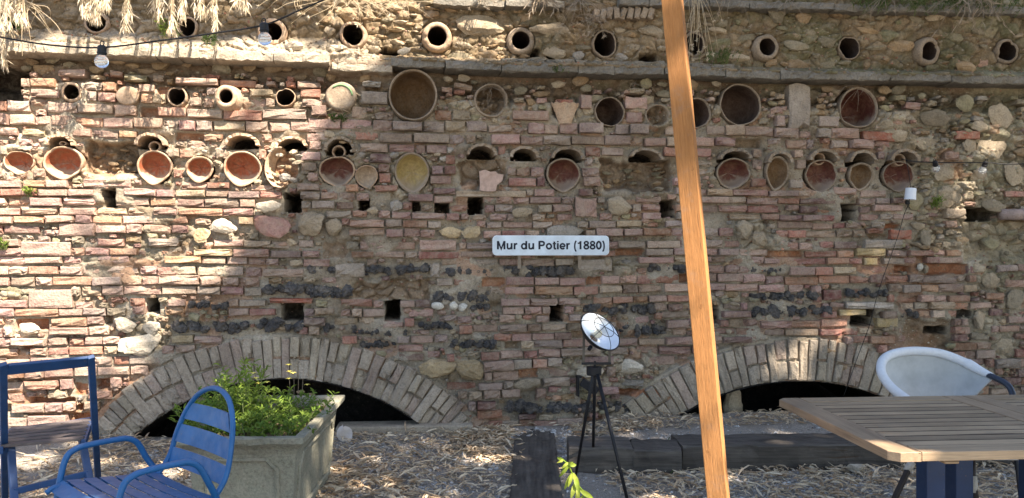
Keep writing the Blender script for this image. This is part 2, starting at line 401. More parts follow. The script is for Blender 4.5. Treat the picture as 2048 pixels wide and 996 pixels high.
def inside_poly(x, y, poly):
    r = np.zeros(x.shape, bool); j = len(poly) - 1
    for i in range(len(poly)):
        xi, yi = poly[i]; xj, yj = poly[j]
        c = ((yi > y) != (yj > y)) & (x < (xj - xi) * (y - yi) / ((yj - yi) + 1e-9) + xi)
        r ^= c; j = i
    return r
def build_tree():
    st = 0.075
    uu, zz = np.meshgrid(np.arange(-5.5, 7.0, st), np.arange(-6.6, 4.3, st))
    u = (uu + RNG.uniform(-.03, .03, uu.shape)).ravel(); z = (zz + RNG.uniform(-.03, .03, uu.shape)).ravel()
    x = u * U.x; d = D0 + u * U.y; px = 1024 + F * x / d; py = HOR + F * (H - z) / d
    wob = fbm(u * 2.2, z * 2.2, 4, 77) * 34
    lit = inside_poly(px + wob, py + wob * 0.7, LIT_POLY) & (z > -0.25)
    for (gx, gy, a, b) in GAPS: lit |= (((px - gx) / (a + 13)) ** 2 + ((py - gy) / (b + 12)) ** 2) < 1
    for (su, sz, r) in LIT_SPOTS: lit |= np.hypot(u - su, z - sz) < r
    lit &= ~((px < 660) & (py < 66) & (fbm(u * 5, z * 5, 3, 79) > -.12) & (z > 0))      # crown leaves added in place of shade from plants on the wall top
    # ragged crown: a few loose leaves reach over the sunny side
    keep = ~lit | ((RNG.random(u.shape) < 0.012) & (u > -3.0))
    thin = smooth01(-.05, -.35, z) * smooth01(-6.5, -5.0, z)       # crown thinned here so that dappled light reaches the ground
    for (px_, py_, d_, r_) in ((1865, 745, 4.05, .55), (1750, 840, 3.1, .5), (2000, 820, 3.2, .6), (410, 880, 3.2, .36), (250, 960, 3.1, .3)):
        su, sz = on_wall(P(px_, py_, d_)); thin = thin * smooth01(r_ * .8, r_, np.hypot(u - su, z - sz))
    keep &= RNG.random(u.shape) > thin * np.clip(.42 + .5 * fbm(u * 1.7, z * 1.7, 3, 78), .1, .8)
    u, z = u[keep], z[keep]; n = len(u)
    t = RNG.uniform(11.2, 12.8, n) + np.maximum(0, -3.4 - z) * .5
    c = np.stack([O.x + U.x * u + S.x * t, O.y + U.y * u + S.y * t, z + S.z * t], 1)
    nrm = np.array(S)[None] + RNG.normal(0, 0.22, (n, 3)); nrm /= np.linalg.norm(nrm, axis=1)[:, None]
    ax = np.cross(nrm, RNG.normal(0, 1, (n, 3))); ax /= np.linalg.norm(ax, axis=1)[:, None]; bx = np.cross(nrm, ax)
    L = RNG.uniform(.085, .125, n)[:, None]; Wd = RNG.uniform(.065, .085, n)[:, None]
    v = np.stack([c - ax * L, c - bx * Wd + ax * L * .15, c + ax * L, c + bx * Wd + ax * L * .15], 1).reshape(-1, 3)
    q = np.arange(4 * n).reshape(-1, 4)
    col = np.repeat(RNG.random((n, 1)), 4, 0) * np.ones((1, 3))
    t_ = thing("shade_tree", "unseen leafy tree behind the viewer, its crown shaped to place the shade", "tree", (7.0, -1.2, 0))
    o = big_mesh("crown", v - np.array([7.0, -1.2, 0]), q, M_CANOPY, t_, col); o["kind"] = "stuff"
    pts = catmull([(0, 0, -.05), (.05, .05, 2.5), (-.1, .1, 5.2), (-.8, .4, 9.0)], 5)
    geos = [tube(pts, [.34 - .014 * i for i in range(len(pts))], 12)]
    for k in range(12):
        st_ = Vector((-.1 - .05 * k, .1 + .02 * k, 3.6 + .4 * k)); uu_ = random.uniform(-3.5, 6); zz_ = random.uniform(-3.5, 2.5)
        top = O + U * uu_ + Z * zz_ + S * 12.0 - Vector((7.0, -1.2, 0)); md = st_.lerp(top, .5) + Vector((0, 0, .4))
        pp = catmull([st_, md, top], 6); geos.append(tube(pp, [.13 - .008 * i for i in range(len(pp))], 7))
    obj("trunk", join(*geos), M_BARK, t_, smooth=True)
build_tree()

# ------------------------------------------------------------------ what the wall holds (rows and columns of the photograph, turned into places on the wall)
def lerp_tab(x, tab):
    xs, ys = zip(*tab); return np.interp(x, xs, ys)
LEDGE = [(-400, 90), (0, 103), (512, 122), (660, 127), (780, 133), (1024, 143), (1330, 150), (1536, 158), (2048, 167), (2500, 178)]
def ledge_y(px): return lerp_tab(px, LEDGE)

# rectangular holes: x0, y0, x1, y1, depth
HOLES = [(205, 378, 230, 414, .30), (569, 387, 601, 424, .34), (717, 399, 738, 420, .2), (826, 404, 840, 422, .12), (870, 406, 897, 426, .14),
         (938, 396, 966, 429, .34), (1325, 401, 1350, 434, .34), (1683, 408, 1716, 440, .26), (1934, 416, 2000, 440, .24), (772, 604, 799, 642, .34),
         (1102, 611, 1126, 643, .34), (292, 598, 314, 626, .26), (1708, 618, 1752, 652, .24), (562, 605, 604, 642, .16), (1288, 103, 1320, 124, .2),
         (1420, 612, 1440, 648, .25), (1856, 656, 1896, 668, .12), (1918, 622, 1944, 634, .1), (0, 128, 40, 206, .22), (-120, 118, 0, 206, .22),
         (1790, 532, 1826, 544, .09), (1860, 528, 1935, 548, .07), (1770, 448, 1802, 458, .08), (60, 797, 142, 808, .07), (190, 760, 218, 778, .08), (146, 770, 172, 790, .05), (150, 812, 166, 824, .05),
         (30, 640, 92, 660, .06), (40, 690, 62, 700, .05), (1240, 780, 1330, 795, .09), (760, 92, 800, 103, .12), (1100, 100, 1125, 118, .1), (1062, 92, 1082, 112, .12)]
# recessed earthy pockets: x0,y0,x1,y1,depth
POCKETS = [(170, 282, 276, 350, .15), (1203, 318, 1345, 384, .13), (915, 318, 1010, 372, .07), (640, 480, 690, 520, .02), (700, 562, 860, 598, .035),
           (440, 318, 470, 345, .05), (1925, 440, 2060, 520, .07), (1735, 470, 1780, 480, .06), (1810, 640, 1900, 700, .04), (150, 300, 172, 320, .05)]
# pots: x, y, rx, ry, hole rx, hole ry, style, label
ROW1 = [
 (27, 44, 24, 26, 17, 20, 'pot', "dark pot mouth half hidden by straw at the far left end of the top tier"),
 (193, 46, 24, 24, 18, 18, 'pot', "sunlit clay pot with thick pale rim just above the left ledge, under a straw tassel"),
 (376, 55, 20, 22, 15, 18, 'thin', "dark broken pot opening beside the small green fern on the top tier"),
 (545, 64, 29, 29, 18, 19, 'pot', "rounded clay pot directly behind the light bulb that hangs near the frame top"),
 (706, 70, 28, 28, 20, 20, 'broken', "sunlit clay pot with jagged broken rim above the gap between the two ledges"),
 (874, 74, 31, 31, 19, 20, 'dome', "large domed tan pot above the left end of the right ledge"),
 (1041, 82, 29, 29, 18, 19, 'dome', "grey domed pot with round black mouth left of the long oval stone"),
 (1209, 88, 27, 29, 22, 24, 'thin', "thin rimmed pot with a big ragged black mouth right of the long oval stone"),
 (1388, 88, 24, 26, 18, 20, 'thin', "dark pot opening just right of the leaning post, behind hanging dry stalks"),
 (1532, 95, 27, 28, 17, 19, 'dome', "domed grey pot right of the green moss tuft on the top tier"),
 (1698, 96, 24, 25, 20, 21, 'thin', "pot with wide black mouth and thin rim, third from the right on the top tier"),
 (1855, 103, 28, 30, 17, 19, 'dome', "tilted domed pot with narrow black mouth, second from the right on the top tier"),
 (2013, 103, 25, 26, 18, 20, 'pot', "reddish rimmed pot mouth at the far right end of the top tier")]
ROW2 = [
 (144, 185, 21, 21, 14, 17, 'pot', "small sunlit pot with uneven dark hole, leftmost in the row under the left ledge"),
 (256, 192, 22, 19, 0, 0, 'plug', "pale closed pot base, a blank disc in the row under the left ledge"),
 (354, 193, 20, 20, 16, 17, 'thin', "small broken pot with ragged dark hole between the blank disc and the jar neck"),
 (457, 197, 23, 24, 13, 14, 'jar', "pale jar neck that sticks out of the sunlit bricks under the left ledge"),
 (571, 195, 20, 19, 17, 17, 'thin', "small brown pot hole at the right end of the row under the left ledge"),
 (682, 193, 32, 30, 0, 0, 'plugg', "closed pot base with a broken green glazed ring below the ledge gap"),
 (826, 190, 48, 52, 44, 48, 'big', "giant storage jar with a deep brown mouth, the largest opening in the wall"),
 (982, 200, 34, 34, 0, 0, 'filled', "broken jar mouth filled with earth, right of the giant storage jar"),
 (1130, 214, 28, 34, 0, 0, 'flower', "half broken flowerpot below a red brick, under the right ledge"),
 (1219, 224, 30, 30, 28, 28, 'bigd', "dark round bowl with a black centre left of the leaning post"),
 (1315, 231, 24, 24, 0, 0, 'filled', "small stone filled pot ring just left of the leaning post"),
 (1392, 226, 30, 31, 27, 28, 'bigd', "dark bowl half hidden behind the right side of the leaning post"),
 (1480, 210, 42, 42, 39, 39, 'bigd', "big dark jar opening with a chipped angular rim right of the leaning post"),
 (1716, 216, 40, 42, 36, 38, 'bigm', "big maroon jar opening with a pale right rim under the right ledge")]
ROW3 = [
 (38, 323, 30, 23, 27, 20, 'red', "orange bowl at the far left of the bowl row, partly walled in"),
 (126, 324, 39, 32, 34, 28, 'redp', "wide orange bowl with sunlit inner rim painted pale left of the earthy hollow"),
 (309, 333, 33, 33, 29, 29, 'redp', "orange bowl right of the earthy hollow, under a tile hood with a pot ring"),
 (399, 337, 27, 26, 22, 22, 'redp', "small brown bowl between two larger orange bowls in the sunlit part"),
 (485, 336, 36, 35, 32, 31, 'redp', "orange bowl left of the broken half dish"),
 (674, 341, 36, 31, 32, 28, 'marp', "maroon bowl at the edge of the sunlight, under a hood with a pot ring"),
 (733, 352, 23, 23, 20, 20, 'pale', "small pale round bowl between the maroon bowl and the yellow dish"),
 (824, 344, 35, 40, 31, 36, 'yel', "yellow glazed dish with lower lip painted paler"),
 (1127, 348, 35, 34, 31, 30, 'mar', "maroon bowl above the white name sign and left of the leaning post"),
 (1467, 346, 36, 30, 32, 27, 'mar', "maroon bowl just right of the leaning post"),
 (1555, 344, 26, 34, 22, 30, 'mard', "narrow dark upright bowl, second to the right of the leaning post"),
 (1643, 350, 33, 33, 30, 30, 'mar', "maroon bowl in the right group, under a hood with a large pot ring"),
 (1722, 351, 26, 28, 22, 25, 'mard', "narrow dim brown bowl between two maroon bowls at the right"),
 (1797, 351, 34, 30, 31, 27, 'mar', "maroon bowl at the right end of the bowl row, above the white plastic cup")]
POTS = ROW1 + ROW2 + ROW3
def pot_depth(q):
    """how far the mouth stands out from the wall's mean face"""
    x, sty = q[0], q[6]
    if q in ROW1: return (-.065 if x < 1000 else -.095) if sty in ('pot', 'dome', 'broken') else (-.085 if x < 1000 else -.105)
    if q in ROW2: return .012 if sty == 'big' else (-.014 if sty in ('bigd', 'bigm') else .0)
    return .004 if x < 800 else -.006
# roof tile hoods: x, y of the springing line middle, half width, height
HOODS = [(123, 293, 28, 24), (303, 293, 30, 26), (485, 293, 34, 26), (583, 297, 32, 24), (680, 306, 31, 32), (963, 313, 31, 25), (1048, 318, 30, 25), (1134, 320, 34, 26),
         (1291, 319, 34, 22), (1468, 320, 34, 22), (1557, 328, 27, 25), (1645, 324, 32, 26), (1722, 328, 29, 27), (1806, 326, 32, 27)]
RINGS = [(307, 292, 12, 11), (677, 303, 14, 14), (1641, 317, 14, 13), (1802, 319, 14, 13), (123, 286, 8, 5)]
# rows of slag: x0, x1, y, lump height
SLAG = [(612, 672, 541, 20), (725, 806, 541, 22), (812, 872, 538, 22), (890, 1022, 542, 22), (1028, 1150, 543, 22), (1294, 1368, 535, 20), (524, 700, 580, 24), (862, 972, 592, 26),
        (1165, 1308, 620, 24), (1240, 1332, 660, 22), (512, 592, 652, 30), (645, 668, 655, 16), (700, 712, 655, 14), (836, 902, 652, 14), (720, 792, 690, 16), (900, 986, 688, 18),
        (1008, 1160, 815, 24), (1168, 1264, 814, 20), (1500, 1622, 592, 18), (1690, 1772, 585, 20), (1500, 1646, 622, 24), (1796, 1832, 628, 18), (374, 452, 611, 18), (340, 500, 655, 26),
        (1500, 1560, 542, 14), (700, 815, 664, 14), (620, 700, 590, 14), (940, 1000, 615, 16), (480, 540, 680, 18), (1405, 1450, 440, 26), (740, 815, 398, 16), (1330, 1372, 745, 22)]
# single big stones and odd blocks: x, y, half width, half height, colour key
BIG_STONES = [(545, 453, 42, 21, 'pinkrock'), (623, 447, 32, 25, 'tan'), (668, 456, 16, 20, 'tan'), (902, 463, 24, 14, 'yellow'), (944, 464, 22, 13, 'yellow'), (1237, 409, 28, 24, 'tan'),
              (540, 412, 28, 14, 'pale'), (405, 472, 17, 16, 'yellow'), (452, 456, 32, 18, 'pale'), (875, 737, 38, 21, 'yellow'), (938, 741, 31, 22, 'yellow'), (282, 690, 44, 22, 'pale'), (300, 655, 22, 16, 'pale'),
              (875, 612, 13, 8, 'white'), (908, 611, 9, 9, 'white'), (926, 615, 10, 9, 'white'), (1815, 470, 20, 22, 'grey'), (1852, 476, 16, 20, 'grey'), (1840, 534, 8, 10, 'white'), (1852, 538, 8, 11, 'grey'),
              (1985, 300, 40, 26, 'tan'), (2025, 345, 36, 34, 'tan'), (1898, 392, 36, 30, 'tan'), (1832, 405, 24, 24, 'olive'), (1890, 345, 30, 24, 'tan'), (1960, 352, 30, 24, 'tan'), (1850, 290, 30, 20, 'grey'),
              (2000, 230, 34, 34, 'tan'), (1930, 210, 26, 26, 'olive'), (1870, 235, 36, 24, 'grey'), (1800, 270, 26, 18, 'tan'), (1985, 410, 34, 16, 'grey'), (1940, 290, 26, 18, 'tan'), (1348, 860, 20, 16, 'olive'),
              (1113, 106, 30, 13, 'tan'), (1158, 112, 14, 12, 'grey'), (1243, 115, 14, 11, 'grey'), (1102, 57, 50, 16, 'tan'), (960, 52, 54, 20, 'tan'), (748, 97, 16, 9, 'tan'), (810, 102, 16, 8, 'pale'), (672, 96, 24, 8, 'pale'),
              (1300, 62, 32, 14, 'tan'), (1965, 125, 18, 14, 'pink'), (1905, 75, 26, 14, 'olive'), (660, 63, 12, 9, 'tan'), (580, 95, 32, 12, 'pale'), (100, 82, 22, 7, 'pale'), (1270, 855, 40, 10, 'tan'), (1640, 165, 1, 1, 'tan'),
              (1440, 735, 1, 1, 'tan'), (1180, 745, 30, 12, 'pale'), (1265, 735, 32, 18, 'pale'), (1055, 770, 28, 14, 'tan'), (60, 655, 22, 14, 'pale'), (250, 650, 26, 14, 'pale'), (1520, 480, 22, 20, 'tan'), (1490, 460, 22, 20, 'tan'),
              (1130, 465, 40, 14, 'grey'), (1045, 425, 22, 10, 'tan'), (790, 410, 16, 12, 'grey'), (745, 420, 12, 9, 'tan'), (1980, 560, 26, 20, 'tan'), (2030, 600, 22, 26, 'grey'), (1960, 640, 26, 24, 'tan'), (2010, 690, 28, 22, 'tan'), (1466, 815, 26, 50, 'tan')]
BLOCKS = [(102, 597, 40, 18, 'pinkb'), (1172, 414, 21, 18, 'pinkb'), (700, 540, 28, 12, 'greyb'), (1245, 536, 0, 0, ''), (1190, 530, 34, 11, 'greyb'), (93, 497, 46, 13, 'pinkb'), (155, 460, 33, 12, 'pinkb'),
          (870, 540, 9, 13, 'greyb'), (582, 601, 42, 5, 'redb'), (1800, 469, 22, 9, 'redb'), (1765, 488, 40, 8, 'greyb'), (1740, 504, 31, 7, 'yelb'), (1740, 523, 14, 7, 'yelb'), (1740, 610, 52, 7, 'paleb'), (1705, 625, 28, 6, 'yelb'),
          (1773, 645, 22, 9, 'yelb'), (1665, 590, 18, 10, 'redd'), (216, 366, 44, 8, 'pinkb'), (790, 476, 0, 0, ''), (876, 490, 36, 10, 'pinkb'), (1910, 427, 20, 9, 'tanb'), (1600, 214, 23, 44, 'greyb'), (1130, 208, 17, 9, 'redb'),
          (1760, 272, 36, 9, 'redb'), (1935, 270, 26, 8, 'redb'), (1775, 416, 30, 6, 'pinkb'), (1690, 382, 24, 7, 'pinkb'), (982, 388, 70, 6, 'tanb')]
ZST = [  # zones of rubble: x0,y0,x1,y1, share of bricks left out
    (1835, 180, 2500, 500, 1.0), (1950, 440, 2500, 760, 0.55), (1740, 170, 1900, 300, 0.75), (1560, 180, 1660, 250, 0.7), (880, 160, 1110, 225, 0.95), (1110, 165, 1420, 255, 0.85), (1420, 165, 1760, 262, 0.75), (-500, 600, 40, 640, .2),
    (915, 318, 1010, 372, 1.0), (180, 425, 260, 470, 0.4), (380, 400, 500, 480, .45), (30, 370, 140, 420, 0.5), (150, 480, 330, 530, 0.6), (40, 600, 250, 640, 0.4), (700, 562, 860, 598, 0.9), (640, 560, 860, 575, .3), (1210, 515, 1270, 550, 1), (1460, 440, 1560, 500, .7), (1040, 440, 1180, 470, .4),
    (1330, 600, 1420, 640, .6), (850, 710, 970, 765, .6), (1110, 690, 1320, 790, .75), (230, 640, 340, 705, .85), (1800, 640, 1900, 700, .45), (985, 690, 1060, 765, .25), (775, 300, 880, 400, .85), (640, 165, 790, 235, .9), (380, 170, 640, 215, .55), (1370, 255, 1860, 300, .25), (420, 300, 880, 372, .5), (0, 275, 420, 372, .5), (1390, 300, 1860, 372, .35)]

_pr = np.random.default_rng(21)
for _k in range(34):     # odd patches where the courses break up into rubble and mortar
    _x, _y = _pr.uniform(20, 1860), _pr.uniform(240, 830); _a, _b = _pr.uniform(22, 70), _pr.uniform(10, 26)
    ZST.append((_x - _a, _y - _b, _x + _a, _y + _b, _pr.uniform(.4, .7)))

# arches: centre x, centre y, inner radius, thickness, angle span in degrees from the top (left, right)
ARCHES = [(570, 1202, 445, 86, -46.5, 46.0), (1597, 1206, 445, 84, -46.5, 46.5)]
def arch_polar(px, py, A):
    dx = px - A[0]; dy = A[1] - py
    return np.hypot(dx, dy), np.degrees(np.arctan2(dx, dy))
# ------------------------------------------------------------------ the wall
wall = thing("brick_wall", "old brick and rubble wall with pots, bowls, hood tiles and two low arches built into it", "wall", O, YAW)
def wl(geo_name, geo, mat, u, n, z, rot=None, smooth=False):
    return obj(geo_name, geo, mat, wall, (u, -n, z), rot, smooth)
def wall_to_world(u, n, z): return O + U * u + N * n + Z * z

BASE = lambda u, z: 0.022 * fbm(u * 0.9, z * 1.3, 3, 3) + 0.012 * fbm(u * 3, z * 5, 2, 8)     # the slow waviness of the old face

PAL = {'pinkrock': (.36, .20, .16), 'tan': (.34, .275, .19), 'yellow': (.40, .30, .17), 'pale': (.50, .43, .33), 'white': (.55, .52, .45), 'grey': (.30, .27, .23), 'olive': (.26, .23, .14), 'pink': (.36, .23, .17),
       'pinkb': (.38, .25, .20), 'greyb': (.33, .28, .23), 'redb': (.34, .13, .085), 'yelb': (.40, .30, .15), 'paleb': (.46, .40, .34), 'redd': (.18, .07, .06), 'tanb': (.40, .31, .22), 'dim2': (.27, .225, .16)}
BR = np.array([(.34, .245, .20), (.35, .28, .215), (.295, .155, .115), (.31, .27, .225), (.17, .115, .10), (.375, .225, .145), (.35, .285, .19), (.32, .21, .175), (.275, .205, .175)]) * .85 + np.array([.335, .225, .165]) * .15; BR = BR * np.array([1.03, .96, .94])
def brick_colour(px, py):
    if px > 1560 and py > 380: w = [.12, .10, .30, .08, .18, .08, .06, .1, .06]
    elif px < 560: w = [.30, .18, .10, .12, .01, .10, .05, .12, .02]
    elif py < 300: w = [.26, .16, .05, .32, .02, .02, .03, .08, .06]
    elif py > 560: w = [.20, .12, .18, .14, .09, .05, .04, .12, .10]
    else: w = [.22, .14, .12, .20, .06, .03, .03, .12, .10]
    tone = 1 + .5 * float(vnoise(np.array(px / 170.0), np.array(py / 90.0), 55))
    w = np.array(w); c = tone * BR[RNG.choice(len(BR), p=w / w.sum())]
    return np.clip(c * RNG.uniform(.8, 1.18) + RNG.uniform(-.012, .012, 3), .03, .6)

# brick shapes: a lumpy front, a worn arris, sides that run into the wall (front at y = 0)
def brick_shape(L, Hh, seed, wear):
    r = np.random.default_rng(seed); b = .004 + .005 * wear; v = []; f = []
    nx, nz = 4, 3
    g = {}
    for i in range(nx):
        for j in range(nz):
            x = (-.5 + i / (nx - 1)) * (L - 2 * b); z = (-.5 + j / (nz - 1)) * (Hh - 2 * b)
            edge = i in (0, nx - 1) or j in (0, nz - 1); corner = i in (0, nx - 1) and j in (0, nz - 1)
            y = r.normal(0, .0016 + .003 * wear) + (abs(r.normal(0, .012 * wear)) if corner else 0)
            g[i, j] = len(v); v.append((x + r.normal(0, .0015 + .003 * wear), y, z + r.normal(0, .001 + .002 * wear)))
    for i in range(nx - 1):
        for j in range(nz - 1): f.append((g[i, j], g[i + 1, j], g[i + 1, j + 1], g[i, j + 1]))
    per = [(i, 0) for i in range(nx)] + [(nx - 1, j) for j in range(1, nz)] + [(i, nz - 1) for i in range(nx - 2, -1, -1)] + [(0, j) for j in range(nz - 2, 0, -1)]
    m = len(per); ring0 = [g[p] for p in per]
    def ring(scx, scz, y, jit):
        out = []
        for (i, j) in per:
            x = (-.5 + i / (nx - 1)) * scx; z = (-.5 + j / (nz - 1)) * scz
            out.append(len(v)); v.append((x + r.normal(0, jit), y + r.normal(0, jit * .5), z + r.normal(0, jit * .8)))
        return out
    r1 = ring(L, Hh, b * 1.1, .0010 + .002 * wear); r2 = ring(L * .99, Hh * .98, .10, 0)
    for a, c in ((ring0, r1), (r1, r2)):
        for k in range(m):
            k2 = (k + 1) % m; f.append((a[k2], a[k], c[k], c[k2]))
    return v, f
VL = [.10, .16, .21, .27]; VAR = []
for li, L in enumerate(VL):
    for s in range(7):
        VAR.append((L, brick_shape(L, .05, 100 + li * 10 + s, [.05, .15, .25, .4, .6, .9, 1.4][s])))
VAR_MESH = {}
def var_mesh(i, mat):
    k = (i, mat.name)
    if k not in VAR_MESH:
        me = bpy.data.meshes.new("brick"); v, f = VAR[i][1]; me.from_pydata(v, [], f); me.update(); me.materials.append(mat); VAR_MESH[k] = me
    return VAR_MESH[k]
def pick_var(w):
    li = min(range(len(VL)), key=lambda k: abs(VL[k] - w)); return li * 7 + int(RNG.choice(7, p=[.05, .10, .16, .21, .22, .16, .10]))
def place_piece(name, me, colour, u, n, z, scale=(1, 1, 1), rot=(0, 0, 0)):
    o = bpy.data.objects.new(name, me); COL.objects.link(o); o.parent = wall
    o.location = (u, -n, z); o.scale = scale; o.rotation_euler = rot; o.color = (*[float(c) for c in colour], 1)
    return o

# --- what blocks a brick
BLK = []    # ellipses x,y,rx,ry
for q in POTS: BLK.append((q[0], q[1], q[2] + 2, q[3] + 2))
for q in HOODS: BLK.append((q[0], q[1] - q[3] * .35, q[2] + 2, q[3] * .8 + 3))
for q in BIG_STONES: BLK.append((q[0], q[1], q[2] * .95, q[3] * .95))
BLK.append((560, 336, 32, 38)); BLK.append((982, 362, 26, 20))
BLR = [(h[0], h[1], h[2], h[3]) for h in HOLES] + [(p[0], p[1], p[2], p[3]) for p in POCKETS]
BLR += [(b[0] - b[2], b[1] - b[3], b[0] + b[2], b[1] + b[3]) for b in BLOCKS if b[2] > 0]
BLR += [(s[0], s[2] - s[3] * .5, s[1], s[2] + s[3] * .5) for s in SLAG]
def blocked(px, py, m=1.0):
    for (x, y, a, b) in BLK:
        if ((px - x) / (a + m)) ** 2 + ((py - y) / (b + 4 + m)) ** 2 < 1: return True
    for (x0, y0, x1, y1) in BLR:
        if x0 - m < px < x1 + m and y0 - 5 < py < y1 + 5: return True
    for A in ARCHES:
        r, an = arch_polar(px, py, A)
        if r < A[2] + A[3] + 4 and py < A[1] - 250 and abs(an) < 50: return True
    return False

# --- courses: rows of the photograph at its middle column (lower part) and at the left (upper part)
ROWS_R = [172, 200, 230, 254, 277, 298, 318, 338, 358, 379, 395, 412, 429, 445, 463, 488, 505, 521, 541, 560, 579, 601, 618, 635, 653, 671, 688, 707, 727, 748, 769, 788, 811, 831, 850, 866]
GAP_R = []
BRICKS = []   # (u, z, w, h, n, rot, colour, variant, px-area)
VOIDS = []
def course(py_mid, h_px, pxa, pxb):
    zc = H - (py_mid - HOR) / F * D0; s0 = D0 / F
    u = W(pxa, HOR)[0]; u1 = W(pxb, HOR)[0]
    h = h_px * s0
    off = RNG.uniform(0, .1); u -= off
    while u < u1:
        big = h > .068
        w = RNG.choice([.105, .135, .165, .195, .225, .27], p=[.22, .17, .2, .18, .14, .09]) * RNG.uniform(.88, 1.12)
        if big: w *= 1.06
        if RNG.random() < .04: w *= .6
        jt = RNG.uniform(.006, .016)
        a, b = u, u + w; u = b + jt
        zz = zc + .020 * float(fbm(np.array((a + b) / 2 * .8), np.array(zc * 1.1), 2, 31)) * 1.6 + RNG.normal(0, .0022)
        # trim against what is built in
        k = 9; ok = []
        for i in range(k):
            uu = a + (b - a) * i / (k - 1); px, py = to_px(uu, zz); ok.append(not blocked(px, py, 1))
        best = (0, 0); st = None
        for i in range(k + 1):
            if i < k and ok[i]:
                if st is None: st = i
            elif st is not None:
                if i - st > best[1] - best[0]: best = (st, i)
                st = None
        if best[1] - best[0] < k:
            if best[1] - best[0] < 3: continue
            a, b = a + (b - a) * best[0] / (k - 1), a + (b - a) * (best[1] - 1) / (k - 1)
        w = b - a
        if w < .045: continue
        px, py = to_px((a + b) / 2, zz)
        if py < ledge_y(px) + 44: continue
        gone = .045
        for (x0, y0, x1, y1, q) in ZST:
            if x0 < px < x1 and y0 < py < y1: gone = max(gone, q if q > .95 else q * .75)
        if RNG.random() < gone:
            if gone < .2 and RNG.random() < .5: VOIDS.append(((a + b) / 2, zz, w, h, RNG.uniform(.03, .08)))
            continue
        hh = h * RNG.uniform(.84, 1.06)
        n = float(BASE((a + b) / 2, zz)) + RNG.normal(.012, .012)
        if RNG.random() < .07: n += RNG.uniform(.012, .03)
        if RNG.random() < .10: n -= RNG.uniform(.008, .018)
        BRICKS.append([(a + b) / 2, zz + RNG.normal(0, .002), w, hh, n, RNG.normal(0, .012), RNG.normal(0, .022), brick_colour(px, py), pick_var(w), px])
for i, y in enumerate(ROWS_R):
    nx = ROWS_R[i + 1] if i + 1 < len(ROWS_R) else y + 18
    pv = ROWS_R[i - 1] if i else y - 26
    h = min(nx - y, y - pv) - 3.0
    if y > 540: course(y, h, -420, 2420)
    else: course(y, h, 640 if y < 300 else -420, 2420)
for y, h in ((176, 13), (194, 15), (214, 17), (238, 19), (262, 18), (284, 14)): course(y, h, -420, 640)
for b in BLOCKS:
    if b[2] <= 0: continue
    u, z = W(b[0], b[1]); s = mpp(b[0])
    w = b[2] * 2 * s; BRICKS.append([u, z, w, b[3] * 2 * s, float(BASE(u, z)) + .014, RNG.normal(0, .01), 0, np.array(PAL[b[4]]), pick_var(w), b[0]])
# the little bricks on edge under the upper coping
for i, x in enumerate([1222, 1236, 1250, 1264, 1278, 1292, 1306, 1196, 1209]):
    u, z = W(x, 27 - (4 if i < 7 else 0)); BRICKS.append([u, z, .045, .085, -.03, RNG.normal(.15, .12), 0, np.array(PAL['tanb']) * .8, pick_var(.1), x])
def brick_matrix(b):
    u, z, w, h, n, rz, tilt = b[:7]
    L = VAR[b[8]][0]
    return (w / L, 1.0, h / .05), (0, rz, tilt)
BRICKS.sort(key=lambda b: -(b[2] * b[3]) * ((0 < b[9] < 2048) * 1.0 + .001))
for b in BRICKS[:296]:
    sc, rt = brick_matrix(b)
    place_piece("brick", var_mesh(b[8], M_BRICK), b[7], b[0], b[4], b[1], sc, rt)
vs_, fs_, cs_ = [], [], []; base = 0
tri_groups = []
for b in BRICKS[296:]:
    sc, rt = brick_matrix(b); v, f = VAR[b[8]][1]
    M = np.array(Euler(rt).to_matrix()) @ np.diag(sc)
    vv = np.array(v) @ M.T + np.array([b[0], -b[4], b[1]])
    vs_.append(vv); fs_.append(np.array(f) + base); cs_.append(np.repeat(b[7][None], len(v), 0)); base += len(v)
o = big_mesh("smaller_bricks", np.vstack(vs_), np.vstack(fs_), M_BRICKS, wall, np.vstack(cs_)); o["kind"] = "stuff"
print("bricks", len(BRICKS))

# --- voussoirs of the two arches
def vouss(A, seed, x_skip=None):
    r = np.random.default_rng(seed); rm = A[2] + A[3] / 2
    an = A[4]
    while an < A[5]:
        wpx = r.choice([17, 19, 21, 24]); da = math.degrees(wpx / rm)
        c = math.radians(an + da / 2); an += da
        L = A[3] * r.uniform(.92, 1.04)
        if abs(math.degrees(c)) > 42 : L *= .85
        parts = [(A[2], A[2] + L)] if r.random() < .45 else [(A[2] + r.uniform(0, 3), A[2] + L * .47), (A[2] + L * .52, A[2] + L)]
        for (r0, r1) in parts:
            rr = (r0 + r1) / 2; px, py = A[0] + rr * math.sin(c), A[1] - rr * math.cos(c)
            u, z = W(px, py); s = mpp(px); w = (r1 - r0 - 1.5) * s; h = (wpx - 2.2) * s
            colr = np.array([(.36, .30, .23), (.33, .28, .22), (.35, .27, .215), (.38, .32, .235)][r.integers(4)]) * r.uniform(.82, 1.12)
            i = pick_var(w); L0 = VAR[i][0]
            place_piece("arch_brick", var_mesh(i, M_BRICK), colr, u, .018 + r.normal(0, .007), z, (w / L0, 1.0, h / .05), (0, -(PI / 2 - c) + r.normal(0, .012), r.normal(0, .02)))
vouss(ARCHES[0], 5); vouss(ARCHES[1], 6)

